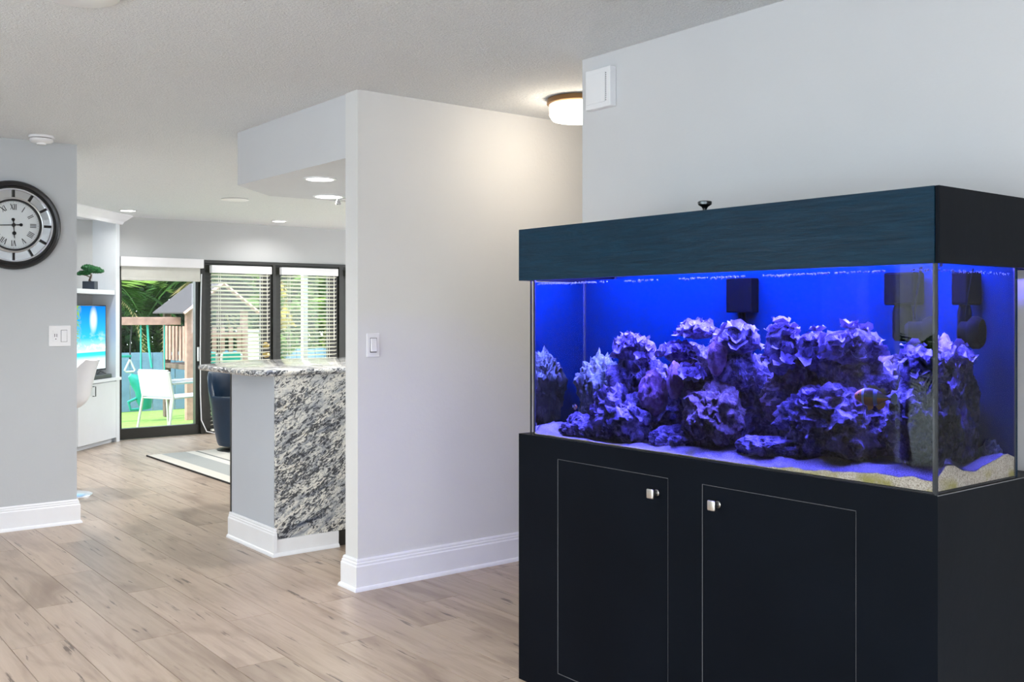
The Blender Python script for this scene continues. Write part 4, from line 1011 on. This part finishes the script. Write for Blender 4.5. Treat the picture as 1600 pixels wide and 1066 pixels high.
for s in (-1, 1):
    b_ = bmesh.new(); q = [(5.58, 1.79), (5.58 + s * .55, 1.36)]
    for k in range(6):
        f0, f1 = k / 6, (k + 1) / 6 + .02; a = (5.58 + s * .55 * f0, 1.79 - .43 * f0 + .012); c = (5.58 + s * .55 * f1, 1.79 - .43 * f1 - .004 + .012)
        b2 = bmesh.new(); V = [b2.verts.new(p) for p in ((a[0], 13.75, a[1]), (c[0], 13.75, c[1]), (c[0], 15.05, c[1]), (a[0], 15.05, a[1]))]; U = [b2.verts.new(v.co + Vector((0, 0, .018))) for v in V]
        b2.faces.new(V); b2.faces.new(U[::-1])
        for i in range(4): b2.faces.new((V[i], V[(i + 1) % 4], U[(i + 1) % 4], U[i]))
        obj('roof_board', b2, MT['roof'], ps, world=True)
    b_.free(); b_ = bmesh.new(); tube(b_, [(5.58, 13.74, 1.79), (5.58 + s * .56, 13.74, 1.355)], .028, 4); obj('gable_trim', b_, MT['cedar'], ps, world=True)
b_ = bmesh.new(); V = [b_.verts.new(p) for p in ((5.14, 13.93, 1.40), (6.02, 13.93, 1.40), (5.58, 13.93, 1.75))]; U = [b_.verts.new(v.co + Vector((0, .02, 0))) for v in V]
b_.faces.new(V); b_.faces.new(U[::-1])
for i in range(3): b_.faces.new((V[i], V[(i + 1) % 3], U[(i + 1) % 3], U[i]))
obj('gable_wall', b_, MT['cedar_dark'], ps, world=True)
# hanging things
tz = thing('trapeze_swing', (4.42, 14.2, .55), 'white triangle ring hanging on a dark rope from the swing beam', 'swing')
b_ = bmesh.new(); tube(b_, [(0, 0, .17), (.07, 0, .02), (.05, 0, 0), (-.05, 0, 0), (-.07, 0, .02), (0, 0, .17)], .014, 8); obj('ring', b_, MT['white_metal'], tz, True)
b_ = bmesh.new(); tube(b_, [(0, 0, .17), (.01, 0, .45), (.03, 0, .66)], .010, 6); obj('rope', b_, MT['rubber'], tz)
obj('bar', box(-.24, .02, -.016, .016, .20, .235, bev=.006), MT['teal'], tz)
rp = bmesh.new(); tube(rp, [(4.66, 14.2, 1.21), (4.68, 14.2, .9), (4.72, 14.2, .6)], .016, 6)
tag(obj('climbing_rope', rp, MT['rope'], smooth=True), 'teal rope hanging from the middle of the swing beam', 'rope')
gl = thing('glider_swing', (4.62, 14.2, .02), 'teal plastic glider swing hanging in front of the fence', 'swing')
b_ = bmesh.new(); tube(b_, [(-.20, 0, .48), (-.12, 0, .41), (-.02, 0, .28), (.0, 0, .12), (.02, 0, .0)], [.035, .095, .115, .11, .07], 12); obj('seat', b_, MT['teal'], gl, True)
b_ = bmesh.new(); tube(b_, [(0, 0, .10), (-.10, 0, .16), (-.22, 0, .11), (-.19, 0, .0), (-.04, 0, .0), (.02, 0, .04)], .022, 8); obj('foot_loop', b_, MT['teal'], gl, True)
b_ = bmesh.new(); tube(b_, [(0, 0, .25), (.16, 0, .30), (.30, 0, .30)], .03, 8); obj('handle_bar', b_, MT['teal'], gl, True)
for dx in (-.05, .28):
    b_ = bmesh.new(); tube(b_, [(dx, 0, .30), (dx, 0, 1.20)], .010, 6); obj('rope', b_, MT['rope'], gl)
# patio chairs
def patio_chair(x, y, rz, label, sling, s=1.0, wy=1.0, group='patio chairs on the lawn'):
    t = thing('patio_chair', (x, y, ground_z(y)), label, 'chair', rz, group)      # faces local +x
    W = s * wy
    for sy in (-1, 1):
        b_ = bmesh.new(); tube(b_, [(-.27 * s, sy * .26 * W, .74 * s), (-.20 * s, sy * .26 * W, .42 * s), (-.28 * s, sy * .27 * W, 0)], .016 * s, 8); obj('back_leg', b_, MT['white_metal'], t, True)
        b_ = bmesh.new(); tube(b_, [(.24 * s, sy * .26 * W, .58 * s), (.20 * s, sy * .26 * W, .38 * s), (.24 * s, sy * .27 * W, 0)], .016 * s, 8); obj('front_leg', b_, MT['white_metal'], t, True)
        obj('arm', box(-.22 * s, .27 * s, sy * .26 * W - .022 * s, sy * .26 * W + .022 * s, .575 * s, .605 * s, bev=.006), MT['white_metal'], t)
    b_ = bmesh.new()
    for p, q in (((-.21 * s, .39 * s), (.22 * s, .41 * s)),): bx(b_, p[0], q[0], -.25 * W, .25 * W, p[1], q[1], bev=.006)
    obj('seat', b_, MT[sling], t)
    b_ = bmesh.new(); bx(b_, -.012 * s, .012 * s, -.25 * W, .25 * W, .0, .35 * s, bev=.005); obj('backrest', b_, MT[sling], t, loc=(-.205 * s, 0, .42 * s), rot=(0, R_(-12), 0))
patio_chair(4.47, 12.75, R_(25), 'white sling patio chair in front of the teal glider swing', 'sling', 1.0)
patio_chair(4.90, 12.95, R_(200), 'white sling patio chair partly hidden by the slider stile', 'sling', 1.0)
patio_chair(4.86, 12.50, R_(68), 'narrow teal chair with white rim at the left behind the first blind', 'teal_sling', 1.28, .34)
patio_chair(5.18, 12.45, R_(66), 'narrow teal chair with white rim right of its twin behind the first blind', 'teal_sling', 1.27, .34)
# post and storage box
wp = thing('patio_post', (5.93, 11.9, -.08), 'slim white patio post behind the middle blind', 'post')
obj('shaft', box(-.034, .034, -.034, .034, 0, 2.8, bev=.004), MT['white_metal'], wp); obj('foot_plate', box(-.07, .07, -.07, .07, 0, .015), MT['white_metal'], wp)
bxs = thing('storage_cabinet', (6.85, 15.5, ground_z(15.5)), 'white outdoor storage cabinet right of the play tower', 'cabinet')
obj('body', box(-.24, .24, -.2, .2, 0, 1.26, bev=.01), MT['white_metal'], bxs); obj('lid', box(-.26, .26, -.22, .22, 1.26, 1.30, bev=.008), MT['white_metal'], bxs)
for s in (-1, 1): obj('door', box(min(0, s * .22) + .004, max(0, s * .22) - .004, -.212, -.2, .05, 1.22, bev=.003), MT['white_metal'], bxs)
# trees
def frond(L, droop, mat, seed):
    rng = random.Random(seed); bm = bmesh.new(); n = 18; pts = []
    for i in range(n + 1):
        t = i / n; pts.append(Vector((L * t * (1 - .12 * t), 0, L * (.40 * t - droop * t * t))))
    for i in range(n):
        t = i / n
        for s in (-1, 1):
            for h_ in (0, .5):
                p = pts[i].lerp(pts[i + 1], h_); ll = L * .30 * math.sin(PI * min(1, .12 + .86 * t)) ** .7 * rng.uniform(.85, 1.1)
                d = Vector((.55, s * 1.0, -.35 - .25 * rng.random())).normalized(); q = p + d * ll; wv_ = Vector((.016 * L, 0, .003))
                V = [bm.verts.new(a) for a in (p - wv_ * .5, p + wv_ * .5, (p + q) / 2 + wv_ * .8, q, (p + q) / 2 - wv_ * .5)]
                bm.faces.new(V)
    tube(bm, pts, [.014 * L * (1 - .8 * i / n) for i in range(n + 1)], 5)
    me = bpy.data.meshes.new('frond'); bm.to_mesh(me); bm.free(); me.materials.append(mat); return me
FR = [frond(1.7, .75, MT['leaf_light'], 1), frond(1.6, 1.0, MT['leaf_mid'], 2), frond(1.5, 1.35, MT['leaf_mid'], 3), frond(1.4, 1.7, MT['dead'], 4)]
def palm(x, y, h, label, nf=18, s=1.0, seed=1, gz=-.23):
    rng = random.Random(seed); t = thing('palm_tree', (x, y, gz), label, 'tree', rng.uniform(0, 6), 'palms behind the house')
    b_ = bmesh.new(); tube(b_, [(0, 0, 0), (.03, 0, h * .4), (.0, .02, h * .8), (0, 0, h)], [.11 * s, .085 * s, .075 * s, .07 * s], 10); obj('trunk', b_, MT['bark'], t, True)
    for k in range(nf):
        m = FR[min(3, int(k / nf * 3.4))]
        inst('frond', m, t, (0, 0, h), (0, R_(-38 + 55 * k / nf), k * 2.399 + rng.uniform(-.2, .2)), (s, s, s))
palm(5.05, 17.7, 1.9, 'palm with arching fronds behind the fence at the left', 20, .85, 1)
palm(6.75, 17.7, 2.2, 'palm behind the fence above the play tower roof', 18, .8, 2)
palm(10.1, 17.8, 2.1, 'palm behind the fence right of the white post', 18, .85, 3)
palm(8.4, 17.7, 1.5, 'low palm behind the fence left of the white post', 16, .8, 5)
palm(-4.7, 5.45, 1.0, 'small palm outside the wide living room window', 14, .8, 4, -.16)
def tree(x, y, h, r, mats, label, seed, n=2600, size=.11):
    rng = random.Random(seed); t = thing('leafy_tree', (x, y, -.24), label, 'tree', 0, 'trees behind the fence')
    b_ = bmesh.new(); tube(b_, [(0, 0, 0), (.05, 0, h * .35), (0, .05, h * .7)], [.12, .09, .04], 8); obj('trunk', b_, MT['bark'], t, True)
    for j, m in enumerate(mats):
        bl = [(rng.uniform(-r * .7, r * .7), rng.uniform(-r * .4, r * .4), h * rng.uniform(.2, 1), r * rng.uniform(.35, .6), r * rng.uniform(.35, .5), h * rng.uniform(.14, .24)) for k in range(11)]
        leaf_cloud('foliage', bl, n // len(mats), size, MT[m], t, seed * 7 + j, flat=.4)
tree(5.2, 20.2, 3.8, 1.25, ('leaf_dark', 'leaf_dark', 'leaf_mid'), 'dense dark tree behind the left end of the fence', 1, 5200)
tree(7.6, 20.3, 3.8, 1.25, ('leaf_dark', 'leaf_mid'), 'dark green tree behind the play tower', 2, 4800)
tree(10.0, 20.2, 3.6, 1.25, ('leaf_mid', 'leaf_light'), 'light green tree behind the white storage cabinet', 3, 4600)
tree(12.4, 20.3, 4.0, 1.25, ('leaf_dark', 'leaf_light'), 'mixed green tree behind the white post', 4, 4600)
tree(6.9, 23.4, 6.0, 1.9, ('leaf_dark',), 'tall dark tree far behind the fence on the left', 6, 9000, .17)
tree(10.6, 23.5, 5.6, 1.9, ('leaf_dark', 'leaf_mid'), 'tall tree far behind the fence in the centre', 7, 9000, .17)
tree(14.4, 23.6, 5.8, 1.9, ('leaf_dark', 'leaf_mid'), 'tall tree far behind the fence on the right', 8, 9000, .17)
# croton shrub
cs = thing('croton_shrub', (6.05, 12.95, ground_z(12.95)), 'yellow-leaved shrub beside the white patio post', 'shrub')
b_ = bmesh.new(); tube(b_, [(0, 0, 0), (-.03, 0, .7), (.0, 0, 1.4)], [.03, .022, .015], 8); tube(b_, [(-.02, 0, .6), (.18, 0, 1.2)], [.018, .01], 6); obj('stem', b_, MT['bark'], cs, True)
leaf_cloud('yellow_leaves', [(-.05, 0, 1.75, .16, .16, .22), (.05, 0, 1.45, .16, .15, .18)], 170, .10, MT['leaf_yellow'], cs, 5, flat=1.2, aspect=.42)
leaf_cloud('green_leaves', [(.0, 0, 1.1, .28, .22, .28), (.1, 0, 1.6, .2, .2, .2)], 160, .09, MT['leaf_light'], cs, 6, flat=1.0, aspect=.42)
